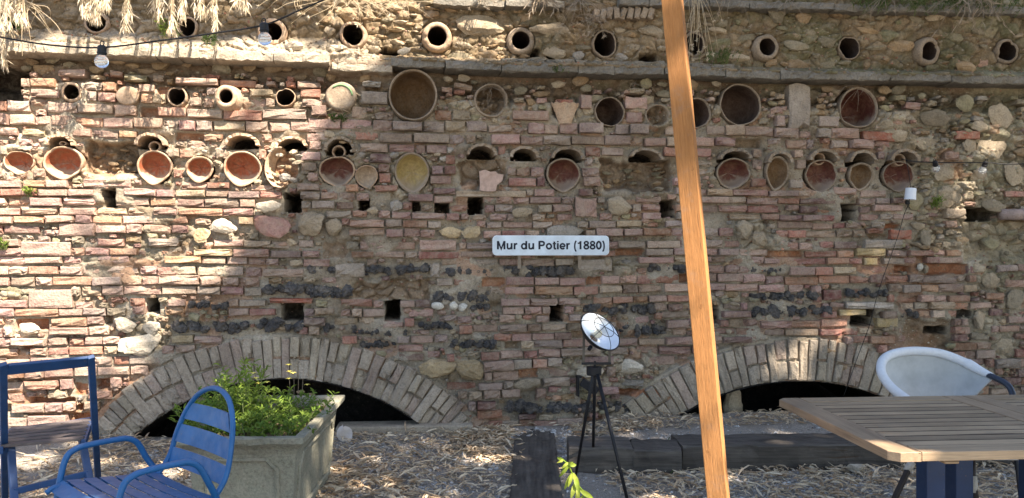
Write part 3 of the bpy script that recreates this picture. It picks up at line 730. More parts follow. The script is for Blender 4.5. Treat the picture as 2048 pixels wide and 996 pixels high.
# --- rocks
def ico(sub):
    bm = bmesh.new(); bmesh.ops.create_icosphere(bm, subdivisions=sub, radius=1.0)
    bm.verts.index_update(); v = np.array([q.co[:] for q in bm.verts]); f = [tuple(q.index for q in fc.verts) for fc in bm.faces]; bm.free(); return v, f
ICO2, ICO3 = ico(2), ico(3)
def rock_shape(seed, planes=9, rough=.08, src=None):
    """a weathered stone: blunt facets, a few hollows, a rough skin"""
    r = np.random.default_rng(seed); src = src or ICO3; v = src[0].copy()
    for k in range(planes):
        d = r.normal(0, 1, 3); d /= np.linalg.norm(d); lim = r.uniform(.5, .85); pr = v @ d
        v = v - np.maximum(pr - lim, 0)[:, None] * d[None] * .8
    for k in range(10):
        d = r.normal(0, 1, 3); d /= np.linalg.norm(d); un = v / np.linalg.norm(v, axis=1)[:, None]
        v = v * (1 + (r.normal(0, 1.1 * rough) * np.exp(-((1 - un @ d) * r.uniform(8, 30)))))[:, None]
    v *= 1 + r.normal(0, .42 * rough, (len(v), 1)); v /= np.abs(v).max(0)[None]
    return v, src[1]
def slag_shape(seed):
    r = np.random.default_rng(seed); v = ICO3[0].copy()
    for k in range(40):
        d = r.normal(0, 1, 3); d /= np.linalg.norm(d); v *= 1 + (r.uniform(.1, .3) * np.exp(-((1 - (v / np.linalg.norm(v, axis=1)[:, None]) @ d) * r.uniform(20, 60))))[:, None] * r.choice([-1, 1])
    v *= 1 + r.normal(0, .11, (len(v), 1)); v /= np.abs(v).max(0)[None]; return v, ICO3[1]
def shared(name, geo, mat, smooth=False):
    me = bpy.data.meshes.new(name); me.from_pydata([tuple(x) for x in geo[0]], [], geo[1]); me.update(); me.materials.append(mat)
    if smooth: me.polygons.foreach_set("use_smooth", np.ones(len(me.polygons), bool))
    return me
ROCKS = [shared("stone", rock_shape(s, 10 + s % 5, .09 + .016 * (s % 5)), M_STONE) for s in range(14)]
COBBLES = [shared("stone", rock_shape(s, 3, .03), M_STONE, True) for s in range(30, 34)]
LUMPS = [shared("slag_lump", slag_shape(s), M_SLAG) for s in range(8)]
def stone(px, py, a, b, colr, n=0.0, round_=False, depth=None):
    u, z = W(px, py, n); s = mpp(px)
    me = (COBBLES if round_ else ROCKS)[RNG.integers(4 if round_ else 14)]
    c = np.clip(np.array(colr) * RNG.uniform(.85, 1.15), .02, .7)
    return place_piece("stone", me, c, u, n, z, (a * s, depth or max(.025, min(a, b) * s * .62), b * s), (RNG.normal(0, .12), RNG.normal(0, .12), RNG.choice([0, PI]) + RNG.normal(0, .2)))
for (x, y, a, b, k) in BIG_STONES:
    if a > 3:
        if x > 1780 and y < 760: a, b = a * .8, b * .8
        nn = -.10 if y < ledge_y(x) - 20 else .012
        if y < ledge_y(x) and y > ledge_y(x) - 34 and x < 900: nn = .0
        if y == 815: nn = -.22
        if x > 1780: k = {'tan': 'tan', 'grey': 'dim2', 'pale': 'tan'}.get(k, k); nn -= .016
        stone(x, y, a, b, PAL[k], nn, round_=(k == 'white'), depth=None if x < 1780 else .022)
# darts: rubble of the top tier, the band under the ledge, and the ruined right end
placed = [(q[0], q[1], max(q[2], q[3])) for q in POTS] + [(q[0], q[1], max(q[2], q[3]) * .8) for q in BIG_STONES]
def darts(n, x0, x1, yf0, yf1, amin, amax, cols, noff, aspect=(.4, .75)):
    k = 0; t = 0
    while k < n and t < n * 30:
        t += 1
        x = RNG.uniform(x0, x1); y = RNG.uniform(yf0(x), yf1(x)); a = RNG.uniform(amin, amax); b = a * RNG.uniform(*aspect)
        if any(((x - q[0]) / (q[2] + a * .8)) ** 2 + ((y - q[1]) / (q[2] * .9 + b * .8)) ** 2 < 1 for q in placed): continue
        if any(h[0] - a < x < h[2] + a and h[1] - b < y < h[3] + b for h in HOLES): continue
        placed.append((x, y, (a + b) / 2 * .8)); stone(x, y, a, b, PAL[cols[RNG.integers(len(cols))]], noff(x, y)); k += 1
top_n = lambda x, y: -.095 - RNG.uniform(0, .02)
PAL.update({'earth': (.22, .15, .085), 'brown': (.28, .195, .11), 'dim': (.21, .18, .12), 'moss': (.17, .16, .09)})
darts(30, -100, 720, lambda x: -40, lambda x: ledge_y(x) - 55, 9, 26, ['brown', 'earth', 'brown', 'tan', 'earth'], top_n, (.3, .7))
darts(26, -60, 700, lambda x: ledge_y(x) - 42, lambda x: ledge_y(x) - 20, 6, 15, ['pale', 'tan', 'tan', 'pink'], lambda x, y: -.035)
darts(78, 640, 1330, lambda x: 4, lambda x: ledge_y(x) - 22, 8, 28, ['brown', 'tan', 'brown', 'earth', 'dim'], top_n, (.22, .6))
darts(74, 1380, 2150, lambda x: 28, lambda x: ledge_y(x) - 26, 8, 30, ['dim', 'moss', 'brown', 'dim', 'tan'], top_n, (.22, .65))
darts(24, 40, 760, lambda x: ledge_y(x) + 8, lambda x: ledge_y(x) + 36, 9, 24, ['earth', 'brown', 'brown', 'dim'], lambda x, y: -.085)
darts(36, 860, 1830, lambda x: ledge_y(x) + 10, lambda x: 235, 8, 20, ['brown', 'earth', 'olive', 'tan', 'dim'], lambda x, y: -.045)
darts(50, 1830, 2200, lambda x: 185, lambda x: 520, 7, 22, ['tan', 'brown', 'olive', 'dim', 'tan'], lambda x, y: .0)
darts(26, 1900, 2200, lambda x: 520, lambda x: 760, 8, 22, ['tan', 'grey', 'pink', 'olive'], lambda x, y: .0)
for (x0, y0, x1, y1, q) in ZST[-34:]:
    darts(4, x0, x1, lambda x: y0, lambda x: y1, 5, 13, ['tan', 'dim2', 'brown', 'pink', 'olive'], lambda x, y: -.008, (.35, .8))
darts(24, 380, 900, lambda x: 300, lambda x: 372, 6, 14, ['tan', 'pale', 'grey'], lambda x, y: .0)
darts(9, 180, 270, lambda x: 300, lambda x: 346, 6, 13, ['brown', 'earth'], lambda x, y: -.125, (.25, .6))
darts(12, 1210, 1340, lambda x: 335, lambda x: 380, 6, 13, ['dim', 'brown'], lambda x, y: -.115, (.25, .6))
nsl = 0
for (x0, x1, y, h) in SLAG:
    for row in (0, 1):
        x = x0 + (0 if row == 0 else h * .2)
        while x < x1 - 3 and nsl < 300:
            a = h * RNG.uniform(.26, .62) * (1 if row == 0 else .62); b = min(a * RNG.uniform(.6, 1.0), h * .5)
            yy = y + (RNG.normal(0, 1.5) if row == 0 else RNG.choice([-1, 1]) * h * RNG.uniform(.22, .36))
            u, z = W(x + a, yy); s = mpp(x)
            place_piece("slag_lump", LUMPS[RNG.integers(8)], (1, 1, 1), u, float(BASE(u, z)) - .014 + RNG.normal(0, .008), z, (a * s * 1.15, .032, b * s * 1.1), (0, RNG.normal(0, .5) + RNG.choice([0, PI]), RNG.normal(0, .5))); nsl += 1
            x += a * (1.55 if row == 0 else 3.2) + (RNG.uniform(4, 14) if RNG.random() < .22 else 0)

# --- small broken bits of brick and stone packed into whatever the courses leave open
gs = .006; gu0, gz0 = -3.65, .0; gnx, gnz = int(8.1 / gs), int(2.75 / gs)
GU, GZ_ = np.meshgrid(gu0 + gs * np.arange(gnx), gz0 + gs * np.arange(gnz)); QX, QY = to_px(GU, GZ_)
occ = (QY < ledge_y(QX) + 26) | (QY > 880)
for (x, y, a, b) in BLK: occ |= (((QX - x) / (a + 1)) ** 2 + ((QY - y) / (b + 1)) ** 2) < 1
for (x, y, a) in placed: occ |= (((QX - x) / a) ** 2 + ((QY - y) / (a * .7)) ** 2) < 1
for (x0, y0, x1, y1) in BLR: occ |= (QX > x0) & (QX < x1) & (QY > y0) & (QY < y1)
for A in ARCHES:
    r, an = arch_polar(QX, QY, A); occ |= (r < A[2] + A[3] + 3) & (QY < A[1] - 240) & (np.abs(an) < 50)
def cells(u, z, w, h, m): return slice(max(0, int((z - h / 2 - m - gz0) / gs)), max(0, int((z + h / 2 + m - gz0) / gs) + 1)), slice(max(0, int((u - w / 2 - m - gu0) / gs)), max(0, int((u + w / 2 + m - gu0) / gs) + 1))
for b in BRICKS: occ[cells(b[0], b[1], b[2], b[3], 0)] = True
for (u, z, w, h, d) in VOIDS: occ[cells(u, z, w, h, 0)] = True
vs_, fs_, cs_ = [], [], []; base = 0; nfill = 0
for (w0, h0, tries) in ((.15, .05, 2500), (.11, .044, 4000), (.085, .038, 5000), (.065, .034, 6000), (.05, .028, 8000), (.036, .022, 9000), (.026, .018, 9000)):
    for k in range(tries):
        u = RNG.uniform(gu0, gu0 + 8.1); z = RNG.uniform(.02, 2.7); w, h = w0 * RNG.uniform(.8, 1.2), h0 * RNG.uniform(.8, 1.2)
        sl = cells(u, z, w, h, .0015)
        if occ[sl].any(): continue
        occ[cells(u, z, w, h, 0)] = True
        px, py = to_px(u, z); stony = px > 1840 and py < 520
        if RNG.random() < (.9 if stony else .38): c = np.array(PAL[['tan', 'dim2', 'brown', 'olive', 'pink', 'grey'][RNG.integers(6)]]) * RNG.uniform(.8, 1.15)
        else: c = brick_colour(px, py)
        i = (min(range(4), key=lambda q: abs(VL[q] - w))) * 7 + int(RNG.integers(3, 7)); v, f = VAR[i][1]; L = VAR[i][0]
        M = np.array(Euler((RNG.normal(0, .06), RNG.normal(0, .05), RNG.normal(0, .10))).to_matrix()) @ np.diag((w / L, 1.0, h / .05))
        vv = np.array(v) @ M.T; vv += RNG.normal(0, .0022, vv.shape) + np.array([u, -(float(BASE(u, z)) + RNG.normal(.001, .009)), z])
        vs_.append(vv); fs_.append(np.array(f) + base); cs_.append(np.repeat(np.clip(c, .02, .6)[None], len(v), 0)); base += len(v); nfill += 1
o = big_mesh("brick_rubble", np.vstack(vs_), np.vstack(fs_), M_BRICKS, wall, np.vstack(cs_)); o["kind"] = "stuff"
print("FILL", nfill, "bricks", len(BRICKS))

# --- the mortar face itself: one relief sheet with the holes, hollows and tiers in it
st = 0.0085
ua, ub, za, zb = -5.1, 6.4, -0.12, 3.62
us = np.arange(ua, ub, st); zs = np.arange(za, zb, st)
UU, ZZ = np.meshgrid(us, zs)
PX, PY = to_px(UU, ZZ)
hn = BASE(UU, ZZ) - .036 + .014 * fbm(UU * 5, ZZ * 8, 4, 11) + .044 * smooth01(.10, .5, fbm(UU * 3.2, ZZ * 5, 3, 13)) + .010 * fbm(UU * 21, ZZ * 27, 3, 23) + .006 * fbm(UU * 60, ZZ * 60, 2, 37)
rub = np.zeros_like(hn)
for (x0, y0, x1, y1, q) in ZST:
    if q >= .5: rub = np.maximum(rub, q * smooth01(x0 - 10, x0 + 14, PX) * smooth01(x1 + 10, x1 - 14, PX) * smooth01(y0 - 8, y0 + 10, PY) * smooth01(y1 + 8, y1 - 10, PY))
wx, wy = UU + .05 * fbm(UU * 6, ZZ * 6, 2, 91), ZZ + .05 * fbm(UU * 6 + 9, ZZ * 6, 2, 92)
f1, f2, cid = worley(wx * 9, wy * 13, 4)
lump = smooth01(.02, .22, f2 - f1) * (.3 + .7 * cid)
g1, g2, cid2 = worley(wx * 20, wy * 26, 14)
lump2 = smooth01(.02, .25, g2 - g1) * cid2
rcol = cid
hn += rub * (.055 * lump + .022 * lump2 - .022 + .045 * fbm(UU * 4, ZZ * 4, 3, 51))
ly = ledge_y(PX)
# under the ledge the face stands back
hn -= .085 * smooth01(64, 44, PY - ly) * smooth01(-8, 0, PY - ly)
# top tier: earth and stones slope back from the ledge, then the upper wall
up = np.clip(ly - 14 - PY, 0, 400)
slope_len = np.where(PX < 720, 44, 16)
back = .07 - .18 * np.clip(up / slope_len, 0, 1)
tier = PY < ly - 8
hn = np.where(tier, back + .035 * lump + .016 * lump2 - .02 + .03 * fbm(UU * 5, ZZ * 8, 4, 61) + .006 * fbm(UU * 50, ZZ * 50, 2, 37), hn)
# ledge gap: broken lower step
gap = (PX > 655) & (PX < 785) & (PY > 112) & (PY < 146)
hn = np.where(gap, .03 + .02 * fbm(UU * 12, ZZ * 12, 3, 66), hn)
col = np.zeros(hn.shape + (3,))
def c3(*c): return np.array(c)[None, None]
m1 = (fbm(UU * 2.2, ZZ * 3, 4, 71) * .9 + .5).clip(0, 1)[..., None]
col[:] = c3(.225, .19, .14) * (1 - m1) + c3(.375, .325, .25) * m1
m2 = smooth01(.12, .45, fbm(UU * 5, ZZ * 7, 3, 72))[..., None] * .65
col = col * (1 - m2) + c3(.20, .145, .09) * m2
def paint(mask, c, amt):
    global col
    mm = (mask * amt)[..., None]; col = col * (1 - mm) + c3(*c) * mm
paint(rub * smooth01(.3, .7, rcol), (.42, .35, .24), .7)
paint(rub * smooth01(.45, .2, rcol), (.26, .22, .14), .6)
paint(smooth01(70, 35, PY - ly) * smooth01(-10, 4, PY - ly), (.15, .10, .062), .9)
paint(tier * 1.0, (.20, .145, .08), .9)
paint(tier * smooth01(.4, .75, cid), (.30, .23, .145), .6)
paint((tier & (PX < 760)) * smooth01(60, 20, up), (.50, .42, .31), .7)
paint(smooth01(1250, 1700, PX) * tier * smooth01(-.1, .25, fbm(UU * 3, ZZ * 4, 3, 74)), (.13, .135, .07), .7)
paint(smooth01(760, 1100, PX) * smooth01(230, 170, PY) * smooth01(.05, .3, fbm(UU * 4, ZZ * 5, 3, 75)), (.17, .15, .09), .6)
paint(smooth01(1740, 2000, PX) * smooth01(760, 500, PY) * smooth01(.0, .3, fbm(UU * 3, ZZ * 4, 3, 76)), (.30, .28, .18), .6)
paint(smooth01(1500, 1750, PX) * smooth01(470, 560, PY) * smooth01(1960, 1860, PX) * smooth01(.0, .25, fbm(UU * 5, ZZ * 8, 3, 78)), (.26, .115, .065), .65)
paint(smooth01(400, 150, PX) * smooth01(640, 760, PY) * smooth01(-.05, .2, fbm(UU * 5, ZZ * 9, 3, 79)), (.44, .20, .095), .7)
paint(((fbm(UU * 3.1, ZZ * 5.5, 3, 80) > .33) & (PY > ly + 60)) * 1.0, (.40, .20, .11), .5)
# carve
def carve(mask, depth, c=None, amt=.9):
    global hn
    hn = hn - mask * depth
    if c is not None: paint((mask > (.04 if np.mean(c) < .05 else .3)) * 1.0, c, amt)  # near-black shade colour also spreads over the sides of a hole
EARTH = (.20, .125, .07)
jx = PX + 4 * fbm(UU * 14, ZZ * 14, 2, 81); jy = PY + 4 * fbm(UU * 14 + 5, ZZ * 14, 2, 82)
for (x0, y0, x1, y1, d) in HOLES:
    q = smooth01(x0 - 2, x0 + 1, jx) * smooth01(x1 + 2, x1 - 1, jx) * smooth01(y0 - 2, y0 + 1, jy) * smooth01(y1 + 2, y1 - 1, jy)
    carve(q, d * (1.9 if d > .11 else 1), (.36, .15, .075) if d < .1 and (x0 < 600 or x0 > 1700 or 900 < x0 < 1300) else (.035, .027, .022))  # shade inside the deep holes is painted near black
jx = PX + 14 * fbm(UU * 7, ZZ * 7, 3, 83); jy = PY + 12 * fbm(UU * 7 + 5, ZZ * 7, 3, 84)
for (x0, y0, x1, y1, d) in POCKETS:
    q = smooth01(x0 - 4, x0 + 8, jx) * smooth01(x1 + 4, x1 - 8, jx) * smooth01(y0 - 3, y0 + 6, jy) * smooth01(y1 + 4, y1 - 12, jy)
    carve(q, d * (.8 + .8 * lump2 * .4), EARTH if x0 < 1900 else (.36, .30, .2), .7)
for (u, z, w, h, d) in VOIDS:
    q = smooth01(w * .55, w * .4, np.abs(UU - u + .01 * fbm(UU * 20, ZZ * 20, 2, 85))) * smooth01(h * .6, h * .4, np.abs(ZZ - z))
    carve(q, d, (.38, .17, .085) if RNG.random() < .45 else (.22, .15, .09), .8)
for q in POTS:
    x, y, a, b = q[:4]; sty = q[6]
    if sty in ('plug', 'plugg'): continue
    px_, py_ = to_px(UU, ZZ, pot_depth(q)); rr = np.hypot((px_ - x) / a, (py_ - y) / b)
    dep = {'filled': .05, 'flower': .06}.get(sty, .55)
    carve(smooth01(1.0, .93, rr) if dep > .1 else smooth01(1.0, .6, rr), dep, (.15, .10, .06) if dep < .1 else (.03, .024, .02))  # deep pot recesses get their shade as a near-black colour
    if dep < .1: hn += smooth01(1, .5, rr) * .02 * lump2
carve(smooth01(1.0, .9, np.hypot((PX - 560) / 36, (PY - 336) / 36)), .07, (.30, .12, .05), .6)
for (x, y, a, h) in HOODS:
    rr = np.hypot((PX - x) / (a - 2), (PY - y) / (h - 2)); q = smooth01(1.0, .9, rr) * smooth01(4, 0, PY - y)
    carve(q, .4, (.04, .03, .024))  # shade under the hood painted into the hollow
# arch openings: no face there at all
hole = np.zeros(hn.shape, bool)
for A in ARCHES:
    r, an = arch_polar(PX, PY, A); hole |= (r < A[2] - 2) & (PY < 930)
    band = (r > A[2] - 4) & (r < A[2] + A[3] + 2) & (np.abs(an) < 48)
    hn = np.where(band, -.012 + .008 * fbm(UU * 25, ZZ * 25, 2, 86), hn)
# spreading foot
hn += .06 * smooth01(.12, -.05, ZZ) * (1 + fbm(UU * 6, ZZ * 6, 2, 87))
V = np.stack([UU, -hn, ZZ], -1).reshape(-1, 3)
ny, nx = hn.shape
idx = np.arange(ny * nx).reshape(ny, nx)
Q = np.stack([idx[:-1, :-1], idx[:-1, 1:], idx[1:, 1:], idx[1:, :-1]], -1)
hq = hole[:-1, :-1] | hole[1:, 1:] | hole[:-1, 1:] | hole[1:, :-1]
Q = Q[~hq].reshape(-1, 4)
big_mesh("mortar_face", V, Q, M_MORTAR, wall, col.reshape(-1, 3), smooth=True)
# loose chips bedded in the mortar
k = 9000
cu = RNG.uniform(-3.6, 4.4, k); cz = RNG.uniform(0, 3.2, k)
ii = np.clip(((cz - za) / st).astype(int), 0, ny - 1); jj = np.clip(((cu - ua) / st).astype(int), 0, nx - 1)
ok = ~hole[ii, jj]; cu, cz, ii, jj = cu[ok], cz[ok], ii[ok], jj[ok]; k = len(cu)
OCT = np.array([(1, 0, 0), (-1, 0, 0), (0, 1, 0), (0, -1, 0), (0, 0, 1), (0, 0, -1)], float)
OF = np.array([(0, 2, 4), (2, 1, 4), (1, 3, 4), (3, 0, 4), (2, 0, 5), (1, 2, 5), (3, 1, 5), (0, 3, 5)])
def octs(c, r, sq, colors, name, mat, parent=None, kind="stuff"):
    n = len(c); a = RNG.normal(0, 1, (n, 3, 3)); q, _ = np.linalg.qr(a)
    pts = OCT[None] * (r[:, None, None] * RNG.uniform(.55, 1.2, (n, 6, 1)))
    v = np.einsum('nij,nkj->nki', q, pts) * np.array(sq)[None, None] + c[:, None]
    f = (OF[None] + (np.arange(n) * 6)[:, None, None]).reshape(-1, 3)
    o = big_mesh(name, v.reshape(-1, 3), f, mat, parent, np.repeat(colors, 6, 0)); o["kind"] = kind; return o
cc = np.stack([cu, -hn[ii, jj] - .001, cz], 1); rr = RNG.uniform(.004, .013, k)
cl = np.array([(.42, .36, .27), (.36, .24, .18), (.33, .29, .22), (.30, .15, .10), (.20, .15, .1)])[RNG.integers(0, 5, k)] * RNG.uniform(.75, 1.2, (k, 1))
octs(cc, rr, (1.2, .8, .8), cl, "mortar_rubble", M_GRAVEL, wall)

# --- what is behind the arches: short vaults
for A, dep in ((ARCHES[0], 1.3), (ARCHES[1], 1.5)):
    v, f = [], []; n = 26
    for i in range(n + 1):
        c = math.radians(A[4] - 8 + (A[5] - A[4] + 16) * i / n); px, py = A[0] + A[2] * math.sin(c), A[1] - A[2] * math.cos(c); u, z = W(px, py); z = max(z, -.7)
        for d in (-.035, .35, dep): v.append((u, d, z - (.0 if d < .1 else .02)))
    for i in range(n):
        a, b = i * 3, i * 3 + 3; f += [(a, a + 1, b + 1, b), (a + 1, a + 2, b + 2, b + 1)]
    obj("vault", (v, f), M_VAULTSHADE, wall)
    us_ = [q[0] for q in v]; obj("vault_back", box(((min(us_) + max(us_)) / 2, dep + .03, .3), (max(us_) - min(us_) + .4, .05, 1.9)), M_VAULTSHADE, wall)
# --- core behind the face, and the earth on top
obj("wall_core", box((.65, 1.85, 2.4), (11.3, 1.9, 2.2)), M_LEDGE, wall)
obj("wall_core", box((-3.9, 1.55, .6), (1.2, 1.9, 1.6)), M_LEDGE, wall)
v = []; f = []
for i in range(41):
    for j in range(7):
        u = -5.1 + i * .2875; v.append((u, .12 + j * .5, 3.50 + .15 * float(fbm(np.array(u), np.array(j * .7), 2, 99)) + (.1 if j else .02)))
for i in range(40):
    for j in range(6): a = i * 7 + j; f.append((a, a + 7, a + 8, a + 1))
obj("wall_top", (v, f), M_SOIL, wall)

# --- ledge slabs and coping
def slab(x0, x1, dy0, th_px, n0, n1, name, seed, extra=0.0, dz=0):
    """rough-edged slab whose bottom front edge follows the ledge line"""
    r = np.random.default_rng(seed)
    ux0, z0 = W(x0, ledge_y(x0) + dy0, n1); ux1, z1 = W(x1, ledge_y(x1) + dy0, n1)
    L = ux1 - ux0 - .006; h = th_px * mpp((x0 + x1) / 2); D = n1 - n0
    nxs = max(4, int(L / .035)); prof = [(0, 0), (.5, 0), (.93, .01), (1.0, .10), (1.0, .5), (.985, .88), (.94, 1.0), (.5, 1.0), (0, 1.0)]
    v, f = [], []; m = len(prof)
    for i in range(nxs + 1):
        x = L * i / nxs; zb_ = z0 + (z1 - z0) * i / nxs; wv = .010 * float(fbm(np.array(x * 6 + seed), np.array(seed * 3.1), 3, 5))
        for k, (p, q) in enumerate(prof):
            jit = 0 if k in (0, m - 1) else 1
            v.append((ux0 + x + r.normal(0, .002), -(n0 + D * p + jit * (wv + r.normal(0, .0045))), zb_ + h * q + jit * r.normal(0, .0035) + (wv * .7 if q > .5 else 0)))
    for i in range(nxs):
        for k in range(m - 1):
            a = i * m + k; f.append((a, a + m, a + m + 1, a + 1))
    f.append(tuple(range(m))); f.append(tuple(nxs * m + k for k in range(m - 1, -1, -1)))
    return obj(name, (v, f), M_LEDGE if x1 < 790 and x0 < 700 else M_LEDGED, wall)
for i, (a, b) in enumerate([(-420, -180), (-180, 72), (72, 312), (312, 358), (358, 400), (400, 432), (432, 548), (548, 660)]): slab(a, b, 0, [22, 22, 22, 20, 21, 19, 20, 19][i], -.12, .098 + [0, 0, 0, -.004, .003, -.006, .002, 0][i], "ledge_slab", 40 + i)
for i, (a, b) in enumerate([(782, 891), (891, 1004), (1004, 1112), (1112, 1158), (1158, 1230), (1230, 1330), (1330, 1452), (1452, 1562), (1562, 1782), (1782, 1905), (1905, 2080), (2080, 2420)]): slab(a, b, RNG.normal(0, .8), 17 + RNG.uniform(-2, 2), -.12, .078 + RNG.normal(0, .006), "ledge_slab", 60 + i)
# thin brick and broken course on top of the right ledge, broken step in the gap
slab(664, 786, 12, 15, -.1, .045, "ledge_slab", 90)
for i, (a, b, dy) in enumerate([(1004, 1060, -18), (1062, 1090, -18), (1094, 1150, -18), (1153, 1200, -18), (1205, 1330, -17), (1385, 1470, -18), (700, 780, -12)]): slab(a, b, dy, 9, -.1, .02, "coping_brick", 110 + i)
for i, (a, b, y0, y1) in enumerate([(868, 1010, 6, 6), (1012, 1130, 8, 9), (1240, 1300, 4, 5), (1300, 1420, 6, 8), (1420, 1500, 9, 10), (1500, 1565, 12, 13), (1565, 1670, 13, 16), (1670, 1800, 17, 19), (1800, 1960, 19, 23), (1960, 2200, 23, 27)]):
    slab(a, b, y0 + 6 - ledge_y((a + b) / 2) + 0 * y1, 15, -.2, -.005, "coping_slab", 140 + i)

# --- roof tile hoods and small pot rings
def hood(x, y, a, h, seed):
    s = mpp(x); u, z = W(x, y); r = np.random.default_rng(seed); t = 6.0
    v, f = [], []; n = 18
    for i in range(n + 1):
        c = PI * (.02 + .96 * i / n); cs, sn = math.cos(c), math.sin(c) ** .85
        j = 1 + r.normal(0, .015)
        for (rad, d) in ((0, -.042), (0, .2), (1, .2), (1, -.042)):
            k = -t if rad == 0 else 0
            v.append(((a + k) * cs * s * j, d + (r.normal(0, .006) if d < 0 else 0), (h + k * .9) * sn * s * j))
    for i in range(n):
        b0 = i * 4
        for k in range(4): f.append((b0 + k, b0 + (k + 1) % 4, b0 + 4 + (k + 1) % 4, b0 + 4 + k))
    f.append((0, 1, 2, 3)); f.append(tuple(n * 4 + k for k in (3, 2, 1, 0)))
    wl("roof_tile", (v, f), M_CLAYG if x > 640 else M_CLAY, u, .0, z, (0, r.normal(0, .04), 0))
for i, q in enumerate(HOODS): hood(*q, i)
for (x, y, a, b) in RINGS:
    s = mpp(x); u, z = W(x, y); t = 4.0
    g = lathe_y([(a * s, .10), (a * s, .0), ((a - 1) * s, -.012), ((a - t + 1) * s, -.012), ((a - t) * s, .0), ((a - t) * s, .12)], 22, lambda an, q: (1, b / a))
    wl("pot_ring", g, [M_CLAY], u, -.03, z, smooth=True)
# clay pipe at the right end
u, z = W(2035, 429); s = mpp(2035)
wl("clay_pipe", tube([(x * s, 0, 0) for x in (-38, -10, -8, -5, 12, 14, 18, 60, 160)], [11 * s, 11 * s, 12 * s, 11 * s, 11 * s, 12.5 * s, 11 * s, 11 * s, 11 * s], 16), M_PIPE, u, .0, z, smooth=True)
# kerb stone in the left arch, big lump in the right one
g0 = G(668, 884); g1 = G(880, 884)
bpy_k = obj("kerb_stone", beam(G(668, 880, .0) + Vector((0, .1, .03)), G(945, 872, .0) + Vector((0, .06, .03)), .2, .12, bevel=.015), M_LEDGE); bpy_k.parent = wall; bpy_k.matrix_parent_inverse = (Matrix.Translation(O) @ Matrix.Rotation(YAW, 4, 'Z')).inverted()
M_BROWND = masonry('dim_brown_inside', (0.085, 0.055, 0.042), 0.12, 0.6)
